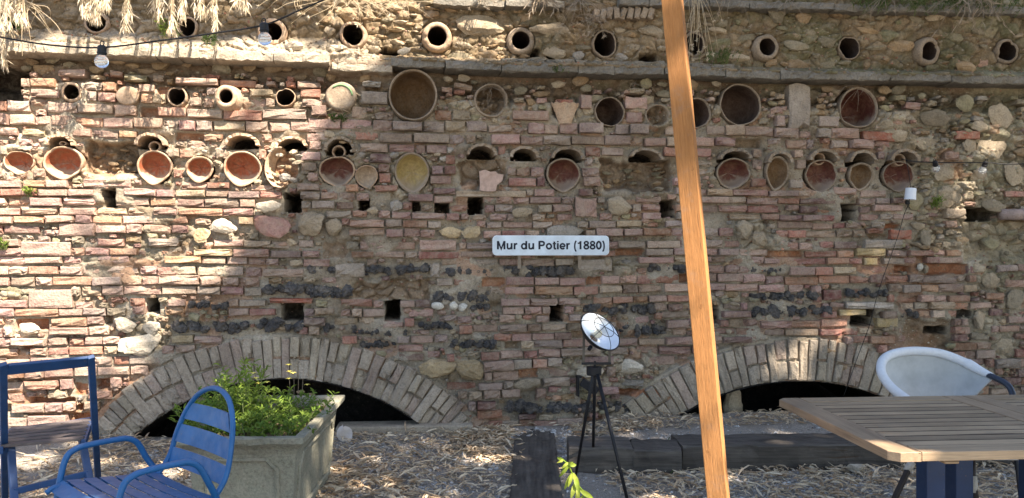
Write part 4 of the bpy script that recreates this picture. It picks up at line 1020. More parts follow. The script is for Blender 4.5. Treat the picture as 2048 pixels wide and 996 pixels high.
# ------------------------------------------------------------------ pots and bowls set in the wall
def pot(q, i):
    x, y, a, b, ha, hb, sty, label = q
    r = np.random.default_rng(300 + i); s = mpp(x); R, h = a * s, ha * s
    top = y < ledge_y(x) - 20
    n = pot_depth(q)
    ph = r.uniform(0, 6.28, 6)
    def wob(an, am): return 1 + am * (math.sin(2 * an + ph[0]) + .6 * math.sin(3 * an + ph[1]) + .4 * math.sin(5 * an + ph[2]) + .3 * math.sin(9 * an + ph[3]))
    nt_ = [(r.uniform(0, 6.28), r.uniform(.10, .30), r.uniform(.4, 1)) for _ in range(int(r.integers(1, 4)))]
    def chip(an): return sum(d_ * math.exp(-((((an - c_ + PI) % (2 * PI)) - PI) / w_) ** 2) for c_, w_, d_ in nt_)
    el = b / a; cat, name = "pot", "clay_pot"; mats = [M_CLAY, M_CLAYIN]; split = None; prof = None; out = None
    if sty in ('pot', 'dome', 'broken'):
        pr = .026 if sty == 'dome' else .018
        prof = [(R * 1.06, .16), (R * 1.03, .06), (R * .98, .012), ((R * .82 + h * .18), -pr * .72), ((R * .5 + h * .5), -pr), (h + .008, -pr * 1.05), (h + .001, -pr * .8), (h, -pr * .3), (h * 1.15, .06), (h * 1.3, .24), (h * 1.2, .48)]
        split = 6; ir = .05 if sty == 'broken' else (.025 if sty == 'pot' else .012)
        out = lambda an, t: (wob(an, ir * (1 if t > .4 else .4)), wob(an, ir * (1 if t > .4 else .4)) * el)
        mats = [M_CLAY if x < 900 else M_CLAYG, M_CLAYIN]
    elif sty == 'thin':
        prof = [(R, .16), (R * .99, .03), (R * .97, -.004), (R * .90, -.012), (h * 1.02, -.008), (h, .01), (h * 1.04, .1), (h * 1.05, .25), (h * 1.0, .5)]
        split = 4; ir = .03; out = lambda an, t: (wob(an, ir), wob(an, ir) * el); mats = [M_CLAYG if x > 900 else M_CLAY, M_CLAYIN]
    elif sty == 'jar':
        cat, name = "jar", "clay_jar"
        prof = [(R * 1.15, .10), (R * 1.18, .03), (R * 1.02, -.02), (R * .86, -.045), (R * .84, -.052), (R * .95, -.062), (R * .93, -.074), (h + .008, -.078), (h, -.07), (h, -.03), (h * 1.3, .06), (h * 1.3, .2)]
        split = 8; out = lambda an, t: (1, el)
    elif sty in ('plug', 'plugg'):
        prof = [(R * 1.05, .1), (R * 1.0, .0), (R * .95, -.02), (R * .90, -.026), (R * .6, -.024), (R * .3, -.027), (.001, -.026)]
        out = lambda an, t: (wob(an, .02), wob(an, .02) * el); mats = [M_CLAY, M_CLAY]; cat = "pot"; name = "sealed_pot"
        if sty == 'plugg': prof = [(R * 1.0, .1), (R * .96, .0), (R * .90, -.014), (R * .78, -.022), (R * .74, -.018), (R * .4, -.02), (.001, -.021)]; mats = [M_CLAYG, M_CLAYG]
    elif sty in ('big', 'bigd', 'bigm'):
        cat, name = "jar", "storage_jar"
        ir = .006 if sty == 'big' else .02
        prof = [(R * 1.0, .20), (R * 1.005, .02), (R * 1.0, -.012), (R * .985, -.02), (R * .95, -.018), (h, .0), (h * 1.01, .06), (h * 1.0, .14), (h * .9, .23), (h * .7, .27), (h * .35, .285), (.001, .29)]
        split = 5; out = lambda an, t: (wob(an, ir), wob(an, ir) * el)
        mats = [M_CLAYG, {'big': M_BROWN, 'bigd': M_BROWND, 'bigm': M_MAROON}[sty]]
    elif sty == 'filled':
        name = "broken_pot"; prof = [(R * 1.04, .1), (R * 1.02, .0), (R, -.015), (R * .93, -.015), (R * .88, .01), (R * .85, .05)]
        out = lambda an, t: (wob(an, .02), el * wob(an, .02) * (1 if math.sin(an) < .4 else .93)); mats = [M_CLAYG]
    elif sty == 'flower':
        name = "broken_flowerpot"; v, f = [], []; seg = 18
        for k in range(seg + 1):
            an = PI + PI * k / seg
            for (rad, zz) in ((.50, -b), (.5, -b + 3), (.72, -b * .35), (.98, b * .12), (1.02, b * .2), (.93, b * .2), (.88, b * .1), (.5, -b * .7)):
                v.append((rad * a * s * math.cos(an), rad * a * s * .5 * math.sin(an), zz * s + (.006 * math.sin(k * 1.7) if zz > 0 else 0)))
        m_ = 8
        for k in range(seg):
            for j in range(m_ - 1): f.append((k * m_ + j, (k + 1) * m_ + j, (k + 1) * m_ + j + 1, k * m_ + j + 1))
        o = obj(name, (v, f), M_CLAY, None, wall_to_world(*[W(x, y)[0], .0, W(x, y)[1]]), (0, 0, YAW)); tag(o, label, "pot"); return
    else:       # bowls: the broken rim makes a blunt point at the bottom
        cat, name = "bowl", "clay_bowl"
        dep = .85 * R
        prof = [(R * .80, .12), (R * .97, .04), (R * 1.0, .004), (R * .99, -.006), (R * .95, -.009), (h * 1.0, .0), (h * .92, .05), (h * .80, dep * .72), (h * .62, dep * .95), (h * .3, dep * 1.04), (.001, dep * 1.06)]
        split = 5; k0 = r.uniform(.08, .2); sk = r.uniform(-.35, .35); flat = r.uniform(0, .10)
        def out(an, t):
            w_ = wob(an, .014); sn = math.sin(an)
            pt = k0 * math.exp(-((an - (1.5 * PI + sk)) / .45) ** 2)
            tp = 1 - flat * max(0, sn) ** 2
            return (w_ * (1 - .05 * max(0, -sn)), w_ * el * (tp + pt))
        mats = [M_CLAY if x < 760 else M_CLAYG, {'r': M_RED, 'm': M_MAROON, 'p': M_PALE, 'y': M_YELLOW}[sty[0]]]
        if sty == 'mard': mats[1] = M_BROWN
    if out and sty not in ('plug', 'plugg', 'jar', 'big'):
        base_out = out; m_1 = len(prof) - 1
        def out(an, t):
            g_ = base_out(an, t); y_ = prof[int(round(t * m_1))][1]
            return (g_[0], g_[1], chip(an) * (.030 if cat != 'bowl' else .022) * (1 if y_ < .02 else 0) + .0035 * math.sin(7 * an + ph[4]) * math.sin(3 * an + ph[5]))
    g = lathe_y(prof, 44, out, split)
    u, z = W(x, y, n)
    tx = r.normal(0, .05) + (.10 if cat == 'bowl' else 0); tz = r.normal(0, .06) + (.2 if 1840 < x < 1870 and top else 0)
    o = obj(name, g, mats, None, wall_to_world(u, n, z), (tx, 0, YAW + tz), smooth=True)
    me = o.data; tag(o, label, cat, {0: "pots built into the top tier", 1: "pots and jars under the ledge", 2: "bowls set in a row in the wall"}[0 if q in ROW1 else 1 if q in ROW2 else 2])
    if sty in ('redp', 'marp', 'yel'):     # light on the lower inner lip, painted in as a pale patch
        me.materials.append(M_PALE)
        for p in me.polygons:
            c = p.center
            if p.material_index == 1 and c.z < -b * s * .30 and c.y < dep * .55: p.material_index = 2
    if sty == 'plugg':
        t = tube([(R * .70 * math.cos(c), -.021, R * .70 * math.sin(c)) for c in np.linspace(.1, 2.3, 14)], .006, 6)
        obj("glazed_ring", t, simple("green_glaze", (.16, .30, .13), .4, .2), o, smooth=True)
for i, q in enumerate(POTS): pot(q, i)
# the half dish seen edge on
s = mpp(560); u, z = W(562, 336); v, f = [], []; seg = 20
for k in range(seg + 1):
    an = .45 * PI + 1.15 * PI * k / seg
    for (rad, d) in ((1, -.03), (1.03, -.012), (1.0, .05), (.7, .09), (.68, .075), (.93, .035), (.94, -.02)):
        v.append((rad * 30 * s * math.cos(an), d, rad * 40 * s * math.sin(an) * (1 + .03 * math.sin(k * 2.1))))
for k in range(seg):
    for j in range(7): f.append((k * 7 + j, k * 7 + (j + 1) % 7, (k + 1) * 7 + (j + 1) % 7, (k + 1) * 7 + j))
o = obj("broken_dish", (v, f), M_CLAY, None, wall_to_world(u, .015, z), (0, 0, YAW - .25), smooth=True)
tag(o, "broken half dish seen edge on between an orange bowl and a maroon bowl", "dish")
# the pinkish sherd on its little shelf
u, z = W(982, 362, .02); s = mpp(982)
pts = [(-23, 19), (-22, 4), (-24, -19), (-12, -22), (-2, -18), (8, -19), (14, -14), (25, -13), (22, 0), (12, 8), (9, 20), (-8, 21)]
v = [(x * s, -.012 + .0004 * abs(x), -y * s) for x, y in pts] + [(x * s, .004 + .0004 * abs(x), -y * s) for x, y in pts]; m_ = len(pts)
f = [tuple(range(m_ - 1, -1, -1)), tuple(range(m_, 2 * m_))] + [(k, (k + 1) % m_, m_ + (k + 1) % m_, m_ + k) for k in range(m_)]
o = obj("pot_sherd", (v, f), simple("sherd_clay", (.46, .33, .27), .8, .2, 30, .3, 120), None, wall_to_world(u, .03, z), (.1, 0, YAW)); tag(o, "pinkish triangular pot sherd propped in a hollow right of the yellow dish", "sherd")

# ------------------------------------------------------------------ ground
xs = np.unique(np.concatenate([np.linspace(-60, -4.5, 14), np.arange(-4.5, 5.5, .035), np.linspace(5.5, 60, 14)]))
ys = np.unique(np.concatenate([np.linspace(-60, 2.0, 14), np.arange(2.0, 8.4, .035), np.linspace(8.4, 60, 10)]))
GX, GY = np.meshgrid(xs, ys)
def ground_h(x, y):
    nn = (x - O.x) * N.x + (y - O.y) * N.y; uu = (x - O.x) * U.x + (y - O.y) * U.y
    h = .016 * fbm(x * 1.6, y * 1.6, 3, 201) + .012 * fbm(x * 9, y * 9, 3, 202) - .012
    h = h + .05 * smooth01(.55, .0, nn) * smooth01(-3.0, -1.8, uu) * 1.0 + .05 * smooth01(.95, .4, nn) * smooth01(.4, .9, uu)
    h = h + .09 * smooth01(.7, .0, nn) * smooth01(-2.2, -2.9, uu)
    h = h - .5 * smooth01(-.06, -.22, nn)
    return h * smooth01(12, 7, np.hypot(x, y - 4)) 
GZ = ground_h(GX, GY)
idx = np.arange(GX.size).reshape(GX.shape)
Q = np.stack([idx[:-1, :-1], idx[:-1, 1:], idx[1:, 1:], idx[1:, :-1]], -1).reshape(-1, 4)
gm, t, b = nodes("ground_earth"); p = world_pos(t)
c = mix(t, ramp(t, noise(t, p, 2.2, 5, .7), (.35, 0), (.65, 1)), (.34, .295, .235), (.45, .405, .345))
vor = nd(t, "ShaderNodeTexVoronoi"); vor.inputs["Scale"].default_value = 75; t.links.new(p, vor.inputs["Vector"])
c = mix(t, ramp(t, noise(t, p, 90, 3, .7), (.35, .0), (.65, .6)), c, (.36, .34, .31)); c = mix(t, ramp(t, vor.outputs[0], (.0, .0), (.6, .45)), c, (.13, .11, .09))
t.links.new(c, b.inputs["Base Color"]); b.inputs["Roughness"].default_value = 1; b.inputs["Specular IOR Level"].default_value = .1
bump(t, b, vor.outputs[0], .8, .012); bump(t, b, noise(t, p, 120, 4, .7), .6, .008)
o = big_mesh("ground", np.stack([GX, GY, GZ], -1).reshape(-1, 3), Q, gm, smooth=True); o["kind"] = "structure"
def gz(x, y): return float(ground_h(np.array(float(x)), np.array(float(y))))
# gravel and dead leaves
k = 34000
gx = RNG.uniform(-2.6, 3.6, k); gn = RNG.uniform(.05, 2.6, k); ww = O.x + U.x * gx + N.x * gn, O.y + U.y * gx + N.y * gn
dens = smooth01(-.25, .2, fbm(ww[0] * 1.5, ww[1] * 1.5, 3, 203) + .25 * (gn - 1.1)); ok = RNG.random(k) < (.15 + .85 * dens)
x, y = ww[0][ok], ww[1][ok]; r = RNG.gamma(5, .0018, len(x)).clip(.004, .024)
cl = np.array([(.46, .445, .42), (.55, .54, .52), (.36, .35, .34), (.44, .39, .33), (.30, .28, .26)])[RNG.integers(0, 5, len(x))] * RNG.uniform(.75, 1.2, (len(x), 1))
octs(np.stack([x, y, ground_h(x, y) + r * .25], 1), r, (1.1, 1.0, .75), cl, "gravel", M_GRAVEL)
def leaves_mesh(name, c, d, nrm, L, Wd, curl, colr, mat, parent=None, kind=None):
    """folded, curled leaf blades: c base, d direction, nrm face normal (n,3)"""
    n = len(c); d = d / np.linalg.norm(d, axis=1)[:, None]; s_ = np.cross(d, nrm); s_ /= np.linalg.norm(s_, axis=1)[:, None] + 1e-9; w = np.cross(s_, d)
    L = L[:, None]; Wd = Wd[:, None]; cu = curl[:, None]
    r0 = c; m1 = c + d * L * .33 + w * L * cu * .25; m2 = c + d * L * .7 + w * L * cu * .18; tip = c + d * L - w * L * cu * .35
    fo = w * Wd * .35
    V = np.stack([r0, m1 - s_ * Wd * .5 + fo, m1, m1 + s_ * Wd * .5 + fo, m2 - s_ * Wd * .38 + fo, m2, m2 + s_ * Wd * .38 + fo, tip], 1).reshape(-1, 3)
    T = np.array([(0, 2, 1), (0, 3, 2), (1, 2, 5), (1, 5, 4), (2, 3, 6), (2, 6, 5), (4, 5, 7), (5, 6, 7)])
    f = (T[None] + (np.arange(n) * 8)[:, None, None]).reshape(-1, 3)
    o = big_mesh(name, V, f, mat, parent, np.repeat(colr[:, None] * np.ones((1, 3)), 8, 0))
    if kind: o["kind"] = kind
    return o
k = 20000
gx = RNG.uniform(-3.2, 3.6, k); gn = np.abs(RNG.normal(.0, .85, k)) + .03; gn = np.where(RNG.random(k) < .4, RNG.uniform(.05, 2.3, k), gn)
x, y = O.x + U.x * gx + N.x * gn, O.y + U.y * gx + N.y * gn
ok = RNG.random(k) < (.25 + .75 * smooth01(-.15, .2, fbm(x * 1.3, y * 1.3, 3, 205))); ok &= gn > .0
ok &= ~((gx > -.02) & (gx < .42)) | (RNG.random(k) < .03); ok &= ~((gx > .40) & (gn > .30) & (gn < .98)) | (RNG.random(k) < .01)
x, y = x[ok], y[ok]; n_ = len(x)
an = RNG.uniform(0, 2 * PI, n_); d = np.stack([np.cos(an), np.sin(an), RNG.normal(.05, .16, n_)], 1); nr = np.stack([RNG.normal(0, .3, n_), RNG.normal(0, .3, n_), np.ones(n_)], 1)
leaves_mesh("fallen_leaves", np.stack([x, y, ground_h(x, y) + RNG.uniform(.006, .03, n_)], 1), d, nr, RNG.gamma(4.5, .018, n_).clip(.025, .18), RNG.uniform(.006, .024, n_), RNG.uniform(-.3, .45, n_), RNG.random(n_) ** .8, M_LITTER, None, "stuff")
k = 11000; gx = RNG.uniform(-3.0, 3.5, k); gn = np.abs(RNG.normal(0, 1.1, k)) + .03; ok = ~((gx > -.02) & (gx < .42)) & ~((gx > .40) & (gn > .30) & (gn < .98)); gx, gn = gx[ok], gn[ok]
x, y = O.x + U.x * gx + N.x * gn, O.y + U.y * gx + N.y * gn; n_ = len(x); an = RNG.uniform(0, 2 * PI, n_)
leaves_mesh("straw_litter", np.stack([x, y, ground_h(x, y) + RNG.uniform(.004, .02, n_)], 1), np.stack([np.cos(an), np.sin(an), RNG.normal(.03, .12, n_)], 1), np.stack([RNG.normal(0, .3, n_), RNG.normal(0, .3, n_), np.ones(n_)], 1), RNG.uniform(.012, .05, n_), RNG.uniform(.004, .012, n_), RNG.uniform(-.2, .3, n_), RNG.random(n_), M_LITTER, None, "stuff")
# leaves that have drifted onto the rubble under the arches count as litter too; a few low weeds
k = 500; ux = RNG.uniform(.55, 3.4, k); nn_ = RNG.uniform(.55, 1.25, k); sel = RNG.random(k) < smooth01(-.1, .25, fbm(ux * 2.5, nn_ * 2.5, 2, 209)); ux, nn_ = ux[sel], nn_[sel]; k = len(ux)
x, y = O.x + U.x * ux + N.x * nn_, O.y + U.y * ux + N.y * nn_
d = np.stack([RNG.normal(0, .6, k), RNG.normal(0, .6, k), RNG.uniform(.4, 1.2, k)], 1)
leaves_mesh("weeds", np.stack([x, y, ground_h(x, y)], 1), d, RNG.normal(0, 1, (k, 3)), RNG.uniform(.02, .06, k), RNG.uniform(.006, .014, k), RNG.uniform(0, .5, k), RNG.random(k), M_MOSS, None, "stuff")
# single stones on the ground
for (px, py, a, cl, lb) in [(1712, 936, .07, PAL['pale'], "pale white stone lying on gravel in front of the dark sleeper")]:
    g = rock_shape(77); p_ = G(px, py + 6); me = shared("pale_stone", g, M_STONE); o = bpy.data.objects.new("pale_stone", me); COL.objects.link(o); o.location = p_ + Vector((0, 0, .02)); o.scale = (a, a * .8, a * .5); o.color = (*cl, 1); tag(o, lb, "stone")
p_ = G(688, 890); v, f = [], []
for i in range(7):
    for j in range(4):
        t_ = i / 6; wdt = .055 * math.sin(PI * min(.97, max(.06, t_ * .9 + .05))) ; v.append(((j / 3 - .5) * 2 * wdt + .02 * t_, .015 * math.cos(j * 1.7 + i), .11 - .12 * t_ + .01 * math.sin(j * 2 + i)))
for i in range(6):
    for j in range(3): a = i * 4 + j; f.append((a, a + 1, a + 5, a + 4))
o = obj("pale_leaf", (v, f), simple("pale_dry_leaf", (.55, .50, .46), .8, .1, 20), None, p_ + Vector((0, -.02, .03)), smooth=True); tag(o, "large pale dry leaf standing against the planter at the wall foot", "leaf")

# ------------------------------------------------------------------ timber sleepers on the ground
def sleeper(a, b, w, h, label, seed):
    a, b = Vector(a), Vector(b); L = (b - a).length; r = np.random.default_rng(seed); v, f = [], []
    n = max(8, int(L / .06)); prof = [(-.5, 0), (-.5, .5), (-.49, .93), (-.45, 1), (-.2, 1.0), (.05, 1.0), (.25, 1.0), (.45, 1), (.49, .93), (.5, .5), (.5, 0)]; m_ = len(prof)
    for i in range(n + 1):
        for k, (x, z) in enumerate(prof): v.append((x * w + r.normal(0, .0022), L * i / n + (r.normal(0, .003) if i in (0, n) else 0), z * h + (r.normal(0, .0028) if z > .2 else -.05)))
    for i in range(n):
        for k in range(m_ - 1): q = i * m_ + k; f.append((q, q + 1, q + m_ + 1, q + m_))
    f.append(tuple(range(m_ - 1, -1, -1))); f.append(tuple(n * m_ + k for k in range(m_)))
    yaw = math.atan2(b.y - a.y, b.x - a.x) - PI / 2
    tag(obj("timber_sleeper", (v, f), M_SLEEPER, None, a, (0, 0, yaw)), label, "sleeper", "dark timber sleepers on the ground")
sleeper(G(1075, 1130, .0), G(1069, 853, .03) , .29, .035, "dark flat sleeper running from the viewer straight to the wall", 1)
zt = .145
def on_top(px, py): return G(px, py, zt)
def row_sleeper(px0, px1, py0, py1, w, label, seed, h=zt):
    a = G(px0, py0, h); b = G(px1, py1, h); back = Vector((-(b - a).y, (b - a).x, 0)).normalized() * (w / 2)
    a = a + back; b = b + back; a.z = b.z = .0; sleeper(a, b, w, h, label, seed)
row_sleeper(1139, 1266, 895, 896, .30, "short dark sleeper nearest the tripod lamp, left end of the sleeper row", 2)
row_sleeper(1267, 1364, 900, 902, .30, "middle short dark sleeper between two others, set slightly forward", 3, zt - .012)
row_sleeper(1366, 2100, 892, 884, .31, "long dark sleeper behind the leaning post, reaching under the table", 4)

# ------------------------------------------------------------------ leaning timber post
ax = POST_B - POST_A; L = ax.length; zq = -ax.normalized()
fv = Vector((-.44, -.90, 0)); front = (fv - zq * fv.dot(zq)).normalized(); side = zq.cross(front).normalized()
o = thing("leaning_post", "tall sawn timber post leaning across the view, warm orange in the sun", "post", POST_B)
bx = box((0, 0, L / 2), (.076, .052, L), .003)
bp = obj("post_beam", bx, M_POST, o); 
Rm = Matrix((side, -front, zq)).transposed(); o.rotation_euler = Rm.to_euler()
M_KNOT = simple("knot_wood", (.30, .135, .045), .75, .4, 90)
for zz, xx in ((.62, -.016), (1.17, .006), (1.70, .024)):
    kn = []; r1, r2 = random.uniform(.004, .006), random.uniform(.008, .013); sk = random.uniform(-.5, .5)
    for k in range(12):
        a = k * PI / 6; q = 1 + .25 * math.sin(3 * a + zz * 9); x = r1 * q * math.cos(a); z = r2 * q * math.sin(a); kn.append((xx + x + sk * z, -.0264, zz + z))
    kn.append((xx, -.0262, zz)); obj("knot", (kn, [(k, (k + 1) % 12, 12) for k in range(12)]), M_KNOT, o)

# ------------------------------------------------------------------ name sign
sg = thing("name_sign", "pale blue sign with rounded corners and dark lettering, fixed to the wall", "sign", wall_to_world(W(1103, 491, .10)[0], .10, W(1103, 491, .10)[1]), YAW)
s = mpp(1103) * (D0 - .1) / D0; hw, hh, rc = 118.5 * s, 20 * s, 8.5 * s
def rrect(hw, hh, rc, n=7):
    o_ = []
    for (cx, cz, a0) in ((hw - rc, hh - rc, 0), (-hw + rc, hh - rc, 90), (-hw + rc, -hh + rc, 180), (hw - rc, -hh + rc, 270)):
        for k in range(n + 1): a = math.radians(a0 + 90 * k / n); o_.append((cx + rc * math.cos(a), cz + rc * math.sin(a)))
    return o_
o1, o2 = rrect(hw, hh, rc), rrect(hw - .004, hh - .004, rc - .003); m_ = len(o1)
v = [(x, 0, z) for x, z in o2] + [(x, .004, z) for x, z in o1] + [(x, .022, z) for x, z in o1]
f = [tuple(range(m_ - 1, -1, -1)), tuple(range(2 * m_, 3 * m_))]
for k in range(m_):
    k2 = (k + 1) % m_; f += [(k, k2, m_ + k2, m_ + k), (m_ + k, m_ + k2, 2 * m_ + k2, 2 * m_ + k)]
mi = [0, 1] + [1, 1] * m_
obj("plate", (v, f, mi), [M_SIGN, simple("sign_edge", (.75, .8, .84), .4, .03)], sg)
# lettering drawn as strokes (em units): stems, rings and arcs
def ell(cx, cy, rx, ry, a0=0, a1=360, n=20): return [(cx + rx * math.cos(math.radians(a0 + (a1 - a0) * k / n)), cy + ry * math.sin(math.radians(a0 + (a1 - a0) * k / n))) for k in range(n + 1)]
GL = {'M': (.833, [([(.132, 0), (.132, .718)], .125), ([(.700, 0), (.700, .718)], .125), ([(.15, .70), (.416, .03), (.683, .70)], .105)]),
      'u': (.611, [([(.485, 0), (.485, .532)], .12), ([(.125, .532), (.125, .20), (.14, .12), (.19, .062), (.26, .05), (.34, .06), (.42, .12), (.47, .22)], .11)]),
      'r': (.389, [([(.13, 0), (.13, .532)], .12), ([(.14, .30), (.165, .39), (.22, .45), (.29, .475), (.37, .475)], .105)]),
      'd': (.611, [([(.485, 0), (.485, .718)], .12), (ell(.278, .262, .19, .212), .108)]),
      'P': (.667, [([(.135, 0), (.135, .718)], .13), ([(.135, .662), (.37, .662), (.47, .64), (.53, .58), (.545, .50), (.53, .42), (.47, .355), (.37, .335), (.135, .335)], .112)]),
      'o': (.611, [(ell(.305, .262, .205, .215), .112)]), 't': (.333, [([(.165, .672), (.165, .15), (.18, .08), (.225, .05), (.315, .05)], .115), ([(.02, .485), (.31, .485)], .085)]),
      'i': (.278, [([(.139, 0), (.139, .532)], .12), ([(.139, .61), (.139, .718)], .12)]), 'e': (.556, [(ell(.28, .262, .20, .215, 2, 322), .11), ([(.09, .245), (.52, .245)], .085)]),
      '(': (.333, [([(.265, .74), (.19, .62), (.145, .47), (.13, .27), (.145, .07), (.19, -.08), (.265, -.20)], .095)]), ')': (.333, [([(.068, .74), (.143, .62), (.188, .47), (.203, .27), (.188, .07), (.143, -.08), (.068, -.20)], .095)]),
      '1': (.556, [([(.315, 0), (.315, .71)], .125), ([(.07, .52), (.19, .535), (.26, .585), (.29, .68)], .09)]), '8': (.556, [(ell(.278, .535, .165, .135), .105), (ell(.278, .195, .19, .15), .11)]),
      '0': (.556, [(ell(.278, .352, .185, .307), .118)]), ' ': (.278, [])}
def ribbon(pts, w):
    closed = (abs(pts[0][0] - pts[-1][0]) + abs(pts[0][1] - pts[-1][1])) < 1e-6
    if closed: pts = pts[:-1]
    n = len(pts); v, f = [], []
    for i in range(n):
        p = Vector(pts[i]); a = Vector(pts[i - 1]) if (closed or i > 0) else None; b = Vector(pts[(i + 1) % n]) if (closed or i < n - 1) else None
        d1 = (p - a).normalized() if a is not None else (b - p).normalized(); d2 = (b - p).normalized() if b is not None else d1
        nn = Vector((-d1.y - d2.y, d1.x + d2.x)).normalized(); m = 1 / max(.45, nn.dot(Vector((-d1.y, d1.x))))
        v += [p + nn * w / 2 * m, p - nn * w / 2 * m]
    for i in range(n if closed else n - 1): j = (i + 1) % n; f.append((2 * i, 2 * i + 1, 2 * j + 1, 2 * j))
    return v, f
pen = 0.0; text = "Mur du Potier (1880)"; em = 222 * s / sum(GL[c][0] for c in text); total = sum(GL[c][0] for c in text) * em
for c in text:
    lv, lf = [], []
    for ns, (pts, w) in enumerate(GL[c][1]):
        v_, f_ = ribbon(pts, w * 1.36); b0 = len(lv); off = -.0012 - .0003 * ns
        lv += [(pen * em - total / 2 + q[0] * em, off, q[1] * em - 7.6 * s) for q in v_]; lf += [tuple(i + b0 for i in q) for q in f_]
    pen += GL[c][0]
    if lv: obj("letter", (lv, lf), M_INK, sg)
for px in (1039, 1162):
    dx = (px - 1103) * s
    obj("bracket", join(box((dx, .027, -hh - 4 * s), (6.5 * s, .006, 44 * s)), box((dx, .07, -hh + 4 * s), (5.5 * s, .086, .008)), box((dx, .0225, -hh - 17 * s), (.006, .003, .006))), simple("bracket_metal", (.24, .19, .14), .6, .2, 30), sg)
# ------------------------------------------------------------------ blue metal armchair
def armchair():
    # measured in the chair's own frame: x across (to the near side), y forward, z up; base of the back at the origin
    A = P(322, 940, 3.40); B = P(434, 986, 3.075)
    w = (B - A); w.z = 0; wid = w.length; w.normalize(); fw = Vector((w.y, -w.x, 0))
    base = (A + B) / 2; base.z = 0
    t = thing("garden_armchair", "blue metal armchair with rounded slatted back and tubular arms, turned to the left", "chair", base)
    t.rotation_euler = (0, 0, math.atan2(w.y, w.x)); hwd = wid / 2; sz = .425
    def bk(sx, h): return Vector((sx, -h * .30, sz + h))     # on the leaning back plane
    # forward is -y?  fw = (w.y,-w.x): rotate w by -90 degrees, so forward is local -y
    def L(x, f_, z): return Vector((x, -f_, z))
    def bk(sx, h): return L(sx, -.02 - h * .26, sz + h)
    loop = [L(-hwd, .02, sz - .02), bk(-hwd * .99, .06), bk(-hwd * .93, .16), bk(-hwd * .78, .255), bk(-hwd * .48, .335), bk(0, .372), bk(hwd * .48, .35), bk(hwd * .80, .275), bk(hwd * .96, .17), bk(hwd * 1.0, .06), L(hwd, .02, sz - .02)]
    obj("back_frame", tube(catmull(loop, 6), .0115, 10), M_BLUE, t, smooth=True)
    def half(h):
        for (h0, w0), (h1, w1) in zip([(0, .995), (.06, .985), (.16, .935), (.255, .79), (.335, .50), (.372, .1)], [(.06, .985), (.16, .935), (.255, .79), (.335, .50), (.372, .1), (.4, 0)]):
            if h0 <= h <= h1: return hwd * (w0 + (w1 - w0) * (h - h0) / (h1 - h0))
        return 0
    for (h0, h1) in ((.028, .100), (.124, .198), (.222, .292)):
        v, f = [], []; n = 8
        for i in range(n + 1):
            q = -1 + 2 * i / n
            for h, dy in ((h0, .0), (h1, .0), (h1, .004), (h0, .004)):
                p = bk(q * (half(h) - .004), h); cv = .012 * (1 - q * q); v.append(p + Vector((0, cv + dy - .002, 0)))
        for i in range(n):
            for k in range(4): f.append((i * 4 + k, i * 4 + (k + 1) % 4, (i + 1) * 4 + (k + 1) % 4, (i + 1) * 4 + k))
        obj("back_slat", (v, f), M_BLUE, t)
    # seat slats run across, tilting up to the front
    for k in range(7):
        f0 = .012 + k * .062; f1 = f0 + .050; z = lambda f_: sz - .004 + .055 * (f_ / .44) + (.0 if f_ < .40 else -(f_ - .40) * .9)
        v = []; fc = []; n = 6
        for i in range(n + 1):
            q = -1 + 2 * i / n; sag = -.008 * (1 - q * q)
            for f_, dz in ((f0, 0), (f1, 0), (f1, -.004), (f0, -.004)): v.append(L(q * (hwd + .008), f_, z(f_) + dz + sag))
        for i in range(n):
            for j in range(4): fc.append((i * 4 + j, (i + 1) * 4 + j, (i + 1) * 4 + (j + 1) % 4, i * 4 + (j + 1) % 4))
        fc += [(0, 1, 2, 3), tuple(n * 4 + j for j in (3, 2, 1, 0))]
        obj("seat_slat", (v, fc), M_BLUE, t)
    for sd in (-1, 1):
        x = sd * (hwd + .004)
        obj("seat_rail", tube(catmull([L(x * .96, .0, sz - .018), L(x * .96, .2, sz + .004), L(x * .96, .40, sz + .028), L(x * .96, .45, sz + .012)], 4), .011, 8), M_BLUE, t, smooth=True)
        xo = sd * (hwd + .030)
        arm = [L(x, .0, sz - .02), L(xo, .045, sz + .055), L(xo, .085, sz + .130), L(xo, .125, sz + .158), L(xo, .17, sz + .163), L(xo, .27, sz + .162), L(xo, .335, sz + .152), L(xo, .37, sz + .115), L(xo, .395, sz + .0), L(xo, .43, sz - .25), L(xo, .455, 0.0)]
        obj("arm", tube(catmull(arm, 5), .0125, 10), M_BLUE, t, smooth=True)
        obj("leg", tube(catmull([L(x, .0, sz - .02), L(x, -.03, sz - .2), L(x * 1.03, -.085, .0)], 5), .0125, 10), M_BLUE, t, smooth=True)
armchair()

